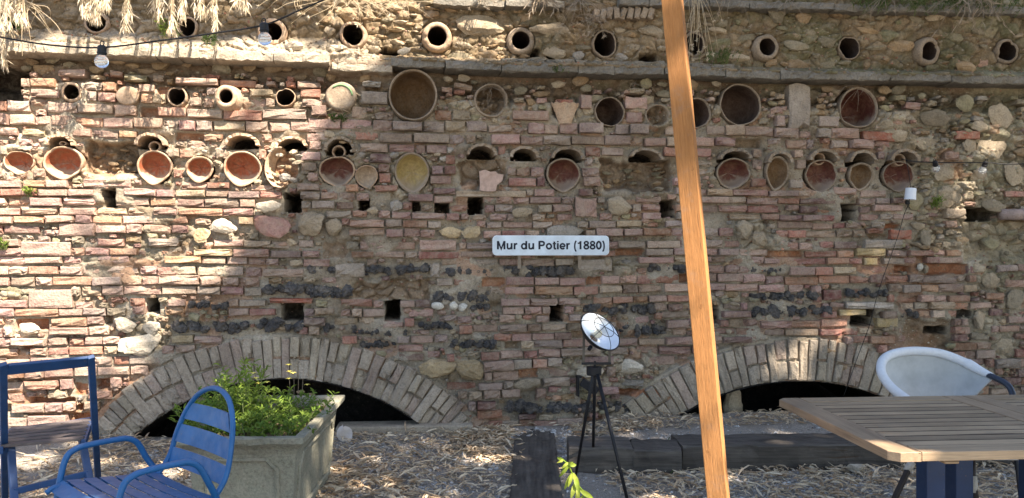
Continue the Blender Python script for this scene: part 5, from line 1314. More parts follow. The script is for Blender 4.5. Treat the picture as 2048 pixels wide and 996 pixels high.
# ------------------------------------------------------------------ blue folding chair at the left edge
def folding_chair():
    root = G(100, 960) ; root.z = 0
    t = thing("folding_chair", "blue wooden folding chair with narrow slatted seat at the left edge of the view", "chair", root)
    q = lambda px, py, d: P(px, py, d) - root
    def down(a, b):
        a, b = Vector(a), Vector(b); k = (a.z - 0) / (a.z - b.z); return a + (b - a) * k
    rt, rb = q(182, 713, 3.57), q(197, 975, 4.30); lt, lb = q(6, 728, 3.27), q(10, 990, 4.02)
    acr = (rt - lt).normalized()
    for a, b in ((rt, rb), (lt, lb)): obj("upright", beam(a, down(a, b), .020, .029, up=acr, bevel=.003), M_BLUEW, t)
    fwd = (rb - rt).normalized()
    a, b = lt + fwd * .04, rt + fwd * .035
    obj("top_rail", beam(a - acr * .0 + Vector((0, .012, 0)), b + Vector((0, .012, 0)),   .016, .060, up=-fwd, bevel=.003), M_BLUEW, t)
    fr, fl = q(181, 840, 4.20), q(22, 861, 3.98); nr, nl = q(168, 884, 3.80), q(2, 897, 3.66)
    fr.z = fl.z = .455; nr.z = nl.z = .450
    for a, b in ((fl, nl), (fr, nr)): obj("seat_rail", beam(a + (a - b) * .05, b - (a - b) * .05, .022, .034, bevel=.003), M_BLUEW, t)
    for k in range(6):
        g = .04 + .92 * k / 5; a = fl.lerp(nl, g) + Vector((0, 0, .016)); b = fr.lerp(nr, g) + Vector((0, 0, .016))
        obj("slat", beam(a, b, .046, .014, bevel=.002), M_SLATW, t)
    # front rod under the seat's far end, legs that cross the uprights, low bar
    obj("rod", beam(q(20, 865, 4.0), q(183, 838, 4.22), .016, .022, bevel=.003), M_BLUEW, t)
    l0, l1 = nl.lerp(fl, .35) + Vector((.03, 0, -.01)), q(36, 1130, 3.42); r0, r1 = nr.lerp(fr, .35) - Vector((.025, 0, .01)), q(205, 1095, 3.62)
    l1 = down(l0, l1); r1 = down(r0, r1)
    for a, b in ((l0, l1), (r0, r1)): obj("leg", beam(a, b, .022, .032, up=acr, bevel=.003), M_BLUEW, t)
    obj("cross_bar", beam(l0.lerp(l1, .40), r0.lerp(r1, .34), .016, .03, bevel=.003), M_BLUEW, t)
folding_chair()

# ------------------------------------------------------------------ concrete planter and what grows in it
pz = .49
FR, BRr = G(606, 876, pz), G(690, 790, pz); 
def planter():
    ey = (BRr - FR); ey.z = 0; dep = ey.length; ey.normalize(); ex = Vector((ey.y, -ey.x, 0)); wid = .60
    c = FR + ey * dep / 2 - ex * wid / 2; c.z = 0
    t = thing("stone_planter", "weathered cast stone trough with flared rim and recessed side panels, full of plants", "planter", c, math.atan2(-ex.x * 0 + ex.y, ex.x))
    hw, hd = wid / 2, dep / 2
    # rings bottom to top: inset, z
    prof = [(.085, 0), (.075, .03), (.055, .30), (.045, .40), (.032, .43), (.006, .455), (0, .462), (0, pz - .004), (.004, pz), (.045, pz), (.05, pz - .006), (.06, .40)]
    v, f = [], []; r = np.random.default_rng(5); ns = 10
    def ringpts(ins):
        x, y = hw - ins, hd - ins; o_ = []
        for (ax, ay), (bx_, by) in zip([(-x, -y), (x, -y), (x, y), (-x, y)], [(x, -y), (x, y), (-x, y), (-x, -y)]):
            for k in range(ns): o_.append((ax + (bx_ - ax) * k / ns, ay + (by - ay) * k / ns))
        return o_
    for (ins, z) in prof:
        for (x, y) in ringpts(ins): v.append((x + r.normal(0, .0015), y + r.normal(0, .0015), z + r.normal(0, .001)))
    m_ = 4 * ns
    for i in range(len(prof) - 1):
        for k in range(m_): k2 = (k + 1) % m_; f.append((i * m_ + k, i * m_ + k2, (i + 1) * m_ + k2, (i + 1) * m_ + k))
    obj("trough", (v, f), M_PLANTER, t)
    # raised mouldings that leave a recessed panel with cut corners on each face
    for (rz, hx, hyy) in ((0, hw, hd), (PI / 2, hd, hw), (PI, hw, hd), (-PI / 2, hd, hw)):
        R = Matrix.Rotation(rz, 3, 'Z'); X = hx - .135; zz0, zz1 = .075, .375; k_ = .05
        pl = [(-X + k_, zz0), (X - k_, zz0), (X, zz0 + k_), (X, zz1 - k_), (X - k_, zz1), (-X + k_, zz1), (-X, zz1 - k_), (-X, zz0 + k_)]
        pts = [R @ Vector((x, -(hyy - .075 + .068 * (z - .03) / .27 * .3) - .001, z)) for x, z in pl]
        obj("panel_moulding", tube(pts, .013, 6, closed=True), M_PLANTER, t)
    v = []; f = []; n = 14
    for i in range(n + 1):
        for j in range(n + 1):
            x, y = (-1 + 2 * i / n) * (hw - .05), (-1 + 2 * j / n) * (hd - .05); v.append((x, y, .425 + .03 * float(fbm(np.array(x * 6), np.array(y * 6), 3, 44))))
    for i in range(n):
        for j in range(n): a = i * (n + 1) + j; f.append((a, a + n + 1, a + n + 2, a + 1))
    obj("soil", (v, f), M_SOIL, t)
    return c, ex, ey, hw, hd
pc, pex, pey, phw, phd = planter()
def bushy(name, label, cat, root, spots, stem_h, leaf_l, leaf_w, n_leaf, mat, spread, droop=.0, colr=(0, 1), extra=None, group=None, lean=Vector((0, 0, 0))):
    """stems from several rooting spots, each set with narrow leaves"""
    t = thing(name, label, cat, root, 0, group)
    geos = []; c_, d_, n_, L_, W_, cu_, co_ = [], [], [], [], [], [], []
    for s0 in spots:
        s0 = Vector(s0) - Vector(root); hgt = random.uniform(*stem_h); a = random.uniform(0, 2 * PI); sp = random.uniform(.2, 1) * spread
        top = s0 + Vector((math.cos(a) * sp, math.sin(a) * sp, hgt)) + lean * random.uniform(.5, 1); mid = s0.lerp(top, .5) + Vector((random.gauss(0, .012), random.gauss(0, .012), hgt * .12))
        top.z -= droop * random.random()
        pts = catmull([s0, mid, top], 5); geos.append(tube(pts, [.0026 - .0002 * k for k in range(len(pts))], 4, caps=False))
        sh = random.random() * .5
        for k in range(n_leaf):
            g = .15 + .85 * (k + random.random()) / n_leaf; p = pts[min(len(pts) - 1, int(g * (len(pts) - 1)))]
            an = random.uniform(0, 2 * PI); up = random.uniform(.1, 1.1)
            c_.append(p[:]); d_.append((math.cos(an), math.sin(an), up)); n_.append((random.gauss(0, .5), random.gauss(0, .5), 1))
            L_.append(random.uniform(*leaf_l)); W_.append(random.uniform(*leaf_w)); cu_.append(random.uniform(-.2, .5)); co_.append(min(1, max(0, colr[0] + (colr[1] - colr[0]) * (sh + .5 * random.random()))))
    st_ = obj("stems", join(*geos), simple("green_stem", (.12, .15, .05), .6, .2), t); st_["kind"] = "stuff"
    o = leaves_mesh("foliage", *map(np.array, (c_, d_, n_, L_, W_, cu_, co_)), mat, t, "stuff")
    if extra: extra(t)
    return t
def soil_pt(fx, fy): return pc + pex * (fx * (phw - .06)) + pey * (fy * (phd - .06)) + Vector((0, 0, .43))
rnd = lambda a, b: random.uniform(a, b)
bushy("tall_leafy_plant", "tall pale green plant at the back left of the stone planter, reaching up the arch", "plant", soil_pt(-.75, .3), [soil_pt(rnd(-1, -.45), rnd(-.3, .85)) for _ in range(26)], (.12, .36), (.03, .06), (.008, .014), 17, M_LEAF, .10, .02, (.3, 1.0))
def yellow_flowers(t):
    for k in range(9):
        p = Vector((rnd(-.16, .16), rnd(-.2, .2), rnd(.16, .30))); v, f = [], []
        for i in range(5): a = i * 2 * PI / 5; v += [p[:], (p + Vector((.012 * math.cos(a - .5), .012 * math.sin(a - .5), .008)))[:], (p + Vector((.02 * math.cos(a), .02 * math.sin(a), .004)))[:], (p + Vector((.012 * math.cos(a + .5), .012 * math.sin(a + .5), .008)))[:]]; f.append((i * 4, i * 4 + 1, i * 4 + 2, i * 4 + 3))
        obj("flower", (v, f), M_FLOWER, t)
bushy("flowering_plant", "bright green plant with small yellow flowers behind the blue armchair back", "plant", soil_pt(-.1, .2), [soil_pt(rnd(-.7, .1), rnd(-.8, .8)) for _ in range(44)], (.06, .17), (.03, .055), (.008, .015), 16, M_LEAF, .10, .03, (.3, 1.0), yellow_flowers)
bushy("low_leafy_plant", "low dense green plant spilling over the right rim of the stone planter", "plant", soil_pt(.55, -.2), [soil_pt(rnd(.0, 1.1), rnd(-1.0, .6)) for _ in range(84)], (.05, .17), (.025, .05), (.007, .013), 13, M_LEAF, .12, .05, (0, .8))
bushy("trailing_plant", "green foliage hanging over the far left side of the stone planter", "plant", soil_pt(-.95, 0), [soil_pt(rnd(-1.0, -.75), rnd(-.8, .8)) for _ in range(70)], (.06, .26), (.03, .05), (.008, .014), 14, M_LEAF, .07, .06, (.1, .8), lean=-pex * .17)
# dry stems sticking out of the planter
def dry_bits(name, label, cat, root, lines, mat, heads=0.0, r=.0018, group=None, blade=None):
    t = thing(name, label, cat, root, 0, group); geos = []; c_, d_, L_ = [], [], []
    for pts in lines:
        pp = catmull([Vector(p) - Vector(root) for p in pts], 5); geos.append(tube(pp, [r * (1 - .5 * k / len(pp)) for k in range(len(pp))], 4, caps=False))
        if blade:
            for k in range(blade):
                i = random.randrange(max(1, len(pp) // 3), len(pp)); c_.append(pp[i][:]); td = (pp[-1] - pp[-2]).normalized(); d_.append((td.x + random.gauss(0, .35), td.y + random.gauss(0, .3), td.z + random.gauss(0, .3)))
                L_.append(random.uniform(.05, .11))
        if random.random() < heads:
            for k in range(12): c_.append(pp[-1][:]); d_.append(tuple(random.gauss(0, 1) for _ in range(3))); L_.append(random.uniform(.012, .026))
    o = obj("stalks", join(*geos), mat, t); o["kind"] = "stuff"
    if c_:
        n = len(c_); L_ = np.array(L_)
        leaves_mesh("dry_blades", np.array(c_), np.array(d_), RNG.normal(0, 1, (n, 3)) + np.array([0, -1, .2]), L_, np.where(L_ < .03, .004, RNG.uniform(.006, .012, n)), RNG.uniform(-.1, .4, n), RNG.random(n), mat, t, "stuff")
    return t
# white seed heads rising from the planter's back
dry_bits("seed_stalk", "thin dry seed stalks standing above the planter in front of the arch", "dry stalk", soil_pt(.1, .6), [[soil_pt(.1 + .1 * k, .6), soil_pt(.12 + .1 * k, .62) + Vector((0, 0, .15)), soil_pt(.08 + .13 * k, .6) + Vector((0, 0, .28 + .04 * (k % 2)))] for k in range(4)], M_TWIG, 1.0)

# ------------------------------------------------------------------ tripod lamp
def lamp():
    d = 4.38; hub = P(1188, 740, d); root = Vector((hub.x, hub.y, 0))
    t = thing("tripod_lamp", "black tripod spotlight with silver reflector and wire cage in front of the wall", "lamp", root)
    q = lambda px, py, dd: P(px, py, dd) - root
    hb = q(1188, 741, d); s = d / F
    obj("hub", lathe_z([(0, -9 * s), (14 * s, -9 * s), (15 * s, -7.5 * s), (15.3 * s, 7 * s), (14.6 * s, 8 * s), (0, 8 * s)], 24, hb), M_BLACK, t, smooth=False)
    for a, b in ((q(1186, 749, d - .03), G(1151, 955) - root), (q(1195, 749, d - .04), P(1262, 1030, 4.07) - root), (q(1190, 749, d + .03), q(1186, 905, 4.95))):
        a, b = Vector(a), Vector(b); k = a.z / (a.z - b.z); b = a + (b - a) * k; obj("leg", tube([a, b], [.010, .0085], 8), M_BLACK, t, smooth=True)
    # fork
    obj("fork_bar", beam(q(1163, 727, d), q(1222, 727, d), .016, .012), M_BLACK, t)
    obj("spigot", tube([q(1190, 735, d), q(1190, 722, d)], .006, 8), M_BLACK, t)
    obj("fork_arm", beam(q(1167, 728, d), q(1168, 664, d), .014, .006, up=Vector((0, 1, 0))), simple("worn_steel", (.10, .09, .075), .5, .2, 30, metal=.6), t)
    obj("fork_arm", beam(q(1219, 728, d + .03), q(1219, 690, d + .03), .014, .006, up=Vector((0, 1, 0))), simple("worn_steel_dim", (.10, .09, .075), .5, .2, 30, metal=.6), t)
    # dish: axis points up to the right and towards the viewer
    nrm = Vector((.50, -.56, .66)).normalized(); u_ = Vector((0, 0, 1)).cross(nrm).normalized(); w_ = nrm.cross(u_)
    c0 = q(1200, 663, d - .02); R = 45 * s
    def rp(r, a, h): return c0 + (u_ * math.cos(a) + w_ * math.sin(a)) * r + nrm * h
    prof = [(R * 1.02, .0), (R * .99, .004), (R * .97, .0), (R * .90, -.016), (R * .72, -.036), (R * .45, -.052), (R * .22, -.057), (R * .2, -.072), (R * .26, -.07), (R * .5, -.058), (R * .76, -.040), (R * .94, -.017), (R * 1.02, .0)]
    v, f, mi = [], [], []; seg = 40; m_ = len(prof)
    for k in range(seg):
        for (r, h) in prof: v.append(rp(r, 2 * PI * k / seg, h))
    for k in range(seg):
        for j in range(m_ - 1): f.append((k * m_ + j, k * m_ + j + 1, ((k + 1) % seg) * m_ + j + 1, ((k + 1) % seg) * m_ + j)); mi.append(0 if 1 <= j <= 6 else 1)
    obj("reflector", (v, f, mi), [M_REFL, M_BLACK], t, smooth=True)
    obj("rim", tube([rp(R * 1.02, 2 * PI * k / 40, .003) for k in range(40)], .0035, 6, closed=True), M_BLACK, t, smooth=True)
    v, f, _ = [], [], 0
    for i in range(9):
        th = PI * i / 8; rr = .024 * math.sin(th) * (1 if th < 2 else .75) + .0005; hh = -.022 + .028 * math.cos(th)
        for k in range(14): v.append(rp(rr, 2 * PI * k / 14, hh))
    for i in range(8):
        for k in range(14): f.append((i * 14 + k, i * 14 + (k + 1) % 14, (i + 1) * 14 + (k + 1) % 14, (i + 1) * 14 + k))
    obj("bulb", (v, f), M_LAMPW, t, smooth=True)
    geos = []
    for k in range(3):
        a = k * PI / 3 + .4; geos.append(tube([rp(R * 1.0 * math.cos(g), a, .005 + .040 * math.sin(g)) for g in np.linspace(0, PI, 15)], .0019, 5))
    geos.append(tube([rp(R * .52, 2 * PI * k / 24, .040) for k in range(24)], .0019, 5, closed=True))
    obj("wire_cage", join(*geos), M_BLACK, t)
    obj("tilt_knob", tube([rp(R * .97, 3.75, -.03), rp(R * 1.16, 3.75, -.036)], .011, 10), M_BLACK, t)
def lathe_z(prof, seg, c):
    v, f = [], []; m_ = len(prof)
    for k in range(seg):
        for (r, z) in prof: v.append(Vector((r * math.cos(2 * PI * k / seg), r * math.sin(2 * PI * k / seg), z)) + Vector(c))
    for k in range(seg):
        for j in range(m_ - 1): f.append((k * m_ + j, ((k + 1) % seg) * m_ + j, ((k + 1) % seg) * m_ + j + 1, k * m_ + j + 1))
    return v, f
lamp()
# the boxed flood light at the wall's foot behind the tripod
u, z = W(1160, 770, .08)
fl = thing("black_bracket_light", "small black bracketed lamp low on the wall behind the tripod legs", "lamp", wall_to_world(u, .05, z), YAW)
s = mpp(1160)
obj("bracket", join(box((-4 * s, -.02, -2 * s), (4 * s, .05, 40 * s)), box((-1 * s, .0, 15 * s), (10 * s, .05, 4 * s))), M_BLACK, fl)
obj("head", beam(Vector((2 * s, -.05, 8 * s)), Vector((32 * s, -.08, -12 * s)), .05, 16 * s, bevel=.004), M_BLACK, fl)

# ------------------------------------------------------------------ teak table
def table():
    zt = .74; yaw = math.radians(4.2)
    e1 = Vector((math.cos(yaw), math.sin(yaw), 0)); e2 = Vector((-math.sin(yaw), math.cos(yaw), 0))
    FL = G(1771, 906, zt); BL = G(1562, 796, zt); wid = (BL - FL).dot(e2)
    # share the small skew between both corners
    mid = (FL + BL) / 2; FLc = mid - e2 * wid / 2; root = Vector((FLc.x, FLc.y, 0))
    t = thing("teak_table", "weathered teak garden table with slatted top and blue legs at the right", "table", root, yaw)
    Ls, th, b = .83, .030, .085
    for (x0, flip) in ((0.0, False), (Ls + .004, True)):
        ends = ((0, .10), (Ls - .088, Ls))
        if flip: ends = ((0, .088), (Ls - .10, Ls))
        (a0, a1), (c0, c1) = ends
        def cut(xa, xb, ya, yb, name="board", dz=0, cc=0.0, cl=False, mat=M_TEAK):
            g = .003
            if not cc: obj(name, box((x0 + (xa + xb) / 2, (ya + yb) / 2, zt - th / 2 + dz), (xb - xa - g, yb - ya - g, th), .002), mat, t)
        # outer boards: the end boards run the full width, with clipped corners on the free end
        for k, (xa, xb) in enumerate(((a0, a1), (c0, c1))):
            free = (k == 0 and not flip) or (k == 1 and flip); cc = .028 if free else .0; g = .0015
            xa_, xb_ = x0 + xa + g, x0 + xb - g
            if free and not flip: pl = [(xa_ + cc, 0), (xb_, 0), (xb_, wid), (xa_ + cc, wid), (xa_, wid - cc), (xa_, cc)]
            elif free: pl = [(xa_, 0), (xb_ - cc, 0), (xb_, cc), (xb_, wid - cc), (xb_ - cc, wid), (xa_, wid)]
            else: pl = [(xa_, 0), (xb_, 0), (xb_, wid), (xa_, wid)]
            m_ = len(pl); e = .002
            ctr = Vector((sum(p[0] for p in pl) / m_, sum(p[1] for p in pl) / m_, 0))
            v = [(x, y, zt - th) for x, y in pl] + [(x, y, zt - e) for x, y in pl] + [(x + (ctr.x - x) * e / .05, y + (ctr.y - y) * e / .4, zt) for x, y in pl]
            f = [tuple(range(m_ - 1, -1, -1)), tuple(range(2 * m_, 3 * m_))] + [(r * m_ + k2, r * m_ + (k2 + 1) % m_, (r + 1) * m_ + (k2 + 1) % m_, (r + 1) * m_ + k2) for r in (0, 1) for k2 in range(m_)]
            obj("end_board", (v, f), M_TEAKY, t)
        cut(a1, c0, 0, b, "side_board"); cut(a1, c0, wid - b, wid, "side_board")
        n = 11; y0, y1 = b + .003, wid - b - .003; p_ = (y1 - y0) / n
        for k in range(n):
            g = .0085
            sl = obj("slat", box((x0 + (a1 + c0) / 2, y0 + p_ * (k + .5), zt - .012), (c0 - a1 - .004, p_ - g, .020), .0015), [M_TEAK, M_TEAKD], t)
            for pl_ in sl.data.polygons: pl_.material_index = 1 if abs(pl_.normal.y) > .8 else 0  # slat sides take the painted gap shade
        obj("batten", box((x0 + a1 + .14, wid / 2, zt - th - .014), (.05, wid - .12, .026), .003), M_TEAK, t)
        obj("batten", box((x0 + c0 - .12, wid / 2, zt - th - .014), (.05, wid - .12, .026), .003), M_TEAK, t)
    def at(px, py, z, d): 
        p = P(px, py, d) - root; return Vector((p.dot(e1), p.dot(e2), z))
    for (px, d) in ((1861, 3.04), (1918, 3.22)):
        a = at(px, 0, 0, d); obj("leg", box((a.x, a.y, (zt - th - .03) / 2), (.074, .074, zt - th - .03), .004), M_NAVY, t)
        obj("leg", box((2 * Ls - a.x, a.y, (zt - th - .03) / 2), (.074, .074, zt - th - .03), .004), M_NAVY, t)
    a = at(1880, 0, 0, 3.0); obj("apron", box((Ls, a.y - .03, zt - th - .035), (2 * Ls - .5, .03, .05), .003), M_NAVY, t)
    obj("apron", box((Ls, a.y + .3, zt - th - .035), (2 * Ls - .5, .03, .05), .003), M_NAVY, t)
table()

# ------------------------------------------------------------------ white woven chair behind the table
def white_chair():
    d0 = 4.05; root = Vector((P(1880, HOR, d0).x, d0, 0))
    t = thing("woven_armchair", "white woven shell chair with dark metal arms behind the teak table", "chair", root)
    q = lambda px, py, d: P(px, py, d) - root
    rim = [q(1842, 815, 3.80), q(1808, 795, 3.83), q(1778, 770, 3.9), q(1762, 742, 3.98), q(1768, 718, 4.07), q(1797, 705, 4.14), q(1838, 702, 4.18), q(1885, 708, 4.18), q(1930, 725, 4.14), q(1962, 742, 4.08), q(1988, 754, 4.02)]
    rc = catmull(rim, 6); rad = [.023] * len(rc)
    for k in range(12): rad[-1 - k] = .014 + .0012 * k
    obj("woven_rim", tube(rc, rad, 12), M_WHITE, t, smooth=True)
    # shell: loft between the rim and a lower inner line
    n = len(rc); v, f = [], []; m_ = 12; seat_c = q(1905, 905, 3.95)
    for i, p in enumerate(rc):
        for j in range(m_ + 1):
            g = j / m_; x = p.lerp(seat_c, g); bulge = math.sin(PI * min(1, g * 1.1)) * .09; v.append(x + Vector((.0, bulge, -bulge * .15)))
    for i in range(n - 1):
        for j in range(m_): a = i * (m_ + 1) + j; f.append((a, a + 1, a + m_ + 2, a + m_ + 1))
    o = obj("woven_shell", (v, f), M_MESHP, t, smooth=True); md = o.modifiers.new("solid", 'SOLIDIFY'); md.thickness = .008
    arm = [q(1975, 749, 4.05), q(1993, 757, 4.0), q(2010, 766, 3.96), q(2022, 780, 3.93), q(2028, 810, 3.90), q(2034, 900, 3.88), q(2052, 1080, 3.8)]
    arm[-1].z = 0
    obj("arm_tube", tube(catmull(arm, 6), .0155, 10), M_ALU, t, smooth=True)
    obj("seat", box((seat_c.x, seat_c.y - .16, .44), (.48, .46, .03), .012), M_WHITE, t)
    def leg(pts):
        pts = [q(*p) for p in pts]; a, b = pts[-2], pts[-1]; k = a.z / (a.z - b.z); pts[-1] = a + (b - a) * k
        return pts
    for pts, wr in (([(1836, 905, 3.72), (1818, 935, 3.70), (1788, 1000, 3.62)], .30), ([(1885, 905, 4.2), (1886, 950, 4.2), (1888, 985, 4.2)], None), ([(1944, 905, 3.70), (1946, 960, 3.68), (1952, 1000, 3.66)], .5), ([(2030, 905, 4.1), (2040, 960, 4.1), (2048, 1000, 4.1)], .28)):
        pp = leg(pts); obj("leg", tube(pp, .014, 10), M_BROWNTUBE, t, smooth=True)
        if wr: a, b = pp[0].lerp(pp[1], wr + .35), pp[0].lerp(pp[1], wr + .95); obj("wrap", tube([a, a.lerp(b, .5), b], [.0175, .0185, .0175], 12), M_WRAP, t, smooth=True)
    obj("front_rail", tube([q(1830, 922, 3.72), q(1880, 926, 3.70), q(1946, 922, 3.70)], .010, 8), M_BROWNTUBE, t, smooth=True)
white_chair()

# ------------------------------------------------------------------ string lights
def bulb_socket(t, p, s, wire_dir, tilt=(0, 0)):
    """socket hanging under the cable at p; s metres per picture pixel there"""
    R = Euler((tilt[0], tilt[1], 0)).to_matrix(); T = lambda x: p + R @ Vector(x)
    sk = lathe_z([(0, 4 * s), (6 * s, 4 * s), (8.5 * s, 1 * s), (8.5 * s, -9 * s), (9.5 * s, -10 * s), (9.5 * s, -12 * s), (8.2 * s, -13 * s), (8.2 * s, -16 * s), (0, -16 * s)], 18, (0, 0, 0))
    obj("socket", ([T(x) for x in sk[0]], sk[1]), M_BLACK, t)
    obj("hook", tube([T((4 * s * math.cos(a), 0, 8.5 * s + 4.5 * s * math.sin(a))) for a in np.linspace(-1.5, 4.6, 12)], 1.1 * s, 6), M_BLACK, t)
    v, f = [], []
    for i in range(13):
        th = PI * i / 12; rr = 13.2 * s * math.sin(th); zz = -28 * s + 13.2 * s * math.cos(th)
        if i < 3: rr = max(rr, 7.2 * s)
        for k in range(24): v.append(T((rr * math.cos(2 * PI * k / 24), rr * math.sin(2 * PI * k / 24), zz)))
    for i in range(12):
        for k in range(24): f.append((i * 24 + k, (i + 1) * 24 + k, (i + 1) * 24 + (k + 1) % 24, i * 24 + (k + 1) % 24))
    bo = obj("bulb", (v, f), M_GLASS, t, smooth=True)
    for k, (x, z, w) in enumerate(((0, -22, 12), (1, -27, 17), (-1, -32, 13))): obj("filament_bar", box(T((x * s, 0, z * s)), (w * s, 2.5 * s, 3 * s), 1 * s), M_BAR, bo)
d = 3.05
A_, B1, B2, C_ = P(-120, 50, 2.9), P(204, 95, 3.05), P(528, 50, 3.1), P(900, -120, 3.2)
t = thing("string_light", "black festoon cable with two clear round bulbs across the top left", "string light", B1)
cb = [A_ - B1, P(0, 74, 2.97) - B1, P(100, 90, 3.0) - B1, Vector((0, 0, 0)), P(330, 80, 3.06) - B1, P(430, 66, 3.08) - B1, B2 - B1, P(600, 20, 3.12) - B1, P(655, -4, 3.13) - B1, C_ - B1]
obj("cable", tube(catmull(cb, 5), .0034, 6), M_CABLE, t, smooth=True)
bulb_socket(t, Vector((0, 0, 0)), 3.05 / F, None, (0, .03)); bulb_socket(t, B2 - B1, 3.1 / F, None, (0, -.05))
dz = lambda px, py, n: WP(px, py, n)
r0 = dz(1820, 322, .12)
t = thing("string_light", "thin black cable with small bulbs along the rubble at the right end", "string light", r0)
cb = [dz(1802, 318, .0) - r0, dz(1822, 322, .10) - r0, dz(1873, 325, .14) - r0, dz(1970, 325, .2) - r0, dz(2060, 327, .25) - r0, dz(2400, 300, .5) - r0]
obj("cable", tube(catmull(cb, 6), .0042, 6), M_CABLE, t, smooth=True)
for (px, py, tl, d_) in ((1870, 324, (.5, -.5), 1), (1971, 325, (.3, .2), 1)):
    bulb_socket(t, dz(px, py, .17) - r0, 5.7 / F * .62, None, tl)
# the white plastic cup and the cable that drops from it
p0 = dz(1821, 388, .12); s = mpp(1821)
o = thing("plastic_cup", "white plastic cup hanging upside down on a thin cable at the right", "cup", p0)
cup = lathe_z([(0, 11.5 * s), (9 * s, 11.5 * s), (9.8 * s, 10.5 * s), (10.6 * s, -9.5 * s), (11 * s, -11 * s), (10 * s, -11 * s), (9 * s, 9 * s), (0, 9.5 * s)], 24, (0, 0, 0))
g = obj("cup_shell", cup, M_PLASTIC, o, smooth=False); g.rotation_euler = (0, .09, 0)
t = thing("drop_cable", "thin dark cable hanging down the bricks below the white plastic cup", "cable", p0)
cb = [dz(1812, 318, .06), dz(1818, 350, .11), dz(1821, 378, .11), dz(1819, 402, .1), dz(1808, 430, .08), dz(1798, 465, .07), dz(1786, 500, .07), dz(1757, 582, .07), dz(1742, 640, .07), dz(1732, 670, .07), dz(1716, 712, .07), dz(1693, 776, .05), dz(1684, 800, .0)]
obj("cable", tube(catmull([c - p0 for c in cb], 5), .0024, 6), M_CABLE, t, smooth=True)
obj("clip", box(dz(1815, 405, .1) - p0, (.03, .025, .03), .004), M_CABLE, t)

# ------------------------------------------------------------------ sunlit sprig at the bottom of the view
def sprig():
    d = 2.6; root = Vector((P(1180, HOR, d).x, d, 0)); t = thing("leafy_sprig", "sunlit yellow green sprig rising in front of the flat dark sleeper", "plant", root)
    q = lambda px, py, dd=d: P(px, py, dd) - root
    st_ = catmull([Vector((.03, 0, 0)), q(1195, 1120), q(1172, 1000), q(1158, 972), q(1148, 952), q(1143, 944), q(1138, 932), q(1126, 920), q(1119, 922)], 5)
    obj("stem", tube(st_, .0024, 6), M_SPRIG, t, smooth=True)
    s = d / F
    for (bx_, by, tx, ty, w) in ((1138, 930, 1118, 954, 7), (1136, 925, 1122, 938, 6), (1128, 920, 1114, 915, 6), (1126, 920, 1113, 926, 5), (1139, 930, 1153, 930, 8), (1137, 927, 1147, 924, 5), (1144, 946, 1128, 980, 8), (1145, 946, 1136, 975, 7),
                              (1146, 946, 1159, 976, 9), (1149, 955, 1160, 990, 9), (1150, 966, 1141, 1000, 9), (1155, 978, 1155, 1012, 9), (1160, 980, 1188, 998, 10), (1166, 990, 1152, 1030, 9), (1172, 1000, 1200, 1030, 10), (1176, 1020, 1160, 1060, 9), (1184, 1050, 1215, 1080, 10), (1190, 1090, 1170, 1120, 10)):
        a, b = q(bx_, by), q(tx, ty, d - random.uniform(-.02, .04)); dd = (b - a); L = dd.length; v, f = [], []; sd = dd.cross(Vector((0, -1, .25))).normalized(); nr = sd.cross(dd).normalized(); n = 6
        for i in range(n + 1):
            g = i / n; wv = w * s * .5 * math.sin(PI * min(1, .08 + g * .92)) ** .8 * (1.2 - .4 * g); c = a + dd * g + nr * (.10 * L * math.sin(PI * g)) ; fold = nr * wv * .5
            v += [c - sd * wv + fold, c, c + sd * wv + fold]
        for i in range(n):
            for j in range(2): f.append((i * 3 + j, i * 3 + j + 1, i * 3 + j + 4, i * 3 + j + 3))
        lo = obj("leaf", (v, f), M_SPRIG, t, smooth=True); ca = lo.data.color_attributes.new("Col", 'FLOAT_COLOR', 'POINT'); c = random.random()
        for x in ca.data: x.color = (c, c, c, 1)
sprig()

# ------------------------------------------------------------------ straw, stalks and green plants on the wall
def tassel(px, y0, y1, n, spread, label, nn=.42, k=1):
    """a drooping dry panicle: fine stems from one point, each ending in a bunch of pale pointed blades"""
    top = WP(px, min(y0, -40) - 70, -.10 if nn > .2 else .0); t = thing("straw_tassel", label, "dry grass", top, 0, "straw tassels hanging over the top left"); geos = []; c_, d_, L_ = [], [], []
    for i in range(int(n * 1.5)):
        x = px + random.gauss(0, spread * .33); yt = y1 - random.random() ** 1.5 * (y1 - max(y0, -20)) * .7; q = nn + random.gauss(0, .06)
        pts = [top, WP(px + (x - px) * .5, y0 - 10, nn + .03), WP(x, yt - 22, q), WP(x + random.gauss(0, 4), yt - 6, q)]
        pp = catmull([p - top for p in pts], 5); geos.append(tube(pp, .0016, 4, caps=False))
        for j in range(9):
            p = pp[-1 - random.randrange(0, 6)]; c_.append(p[:]); d_.append((random.gauss(0, .30), random.gauss(0, .25), -1 + random.gauss(0, .25))); L_.append(random.uniform(.035, .085))
    o = obj("stalks", join(*geos), M_STRAW, t); o["kind"] = "stuff"; m = len(c_)
    leaves_mesh("dry_blades", np.array(c_), np.array(d_), RNG.normal(0, .5, (m, 3)) + np.array([0, -1, .2]), np.array(L_), RNG.uniform(.004, .008, m), RNG.uniform(-.1, .3, m), RNG.random(m), M_STRAW, t, "stuff")
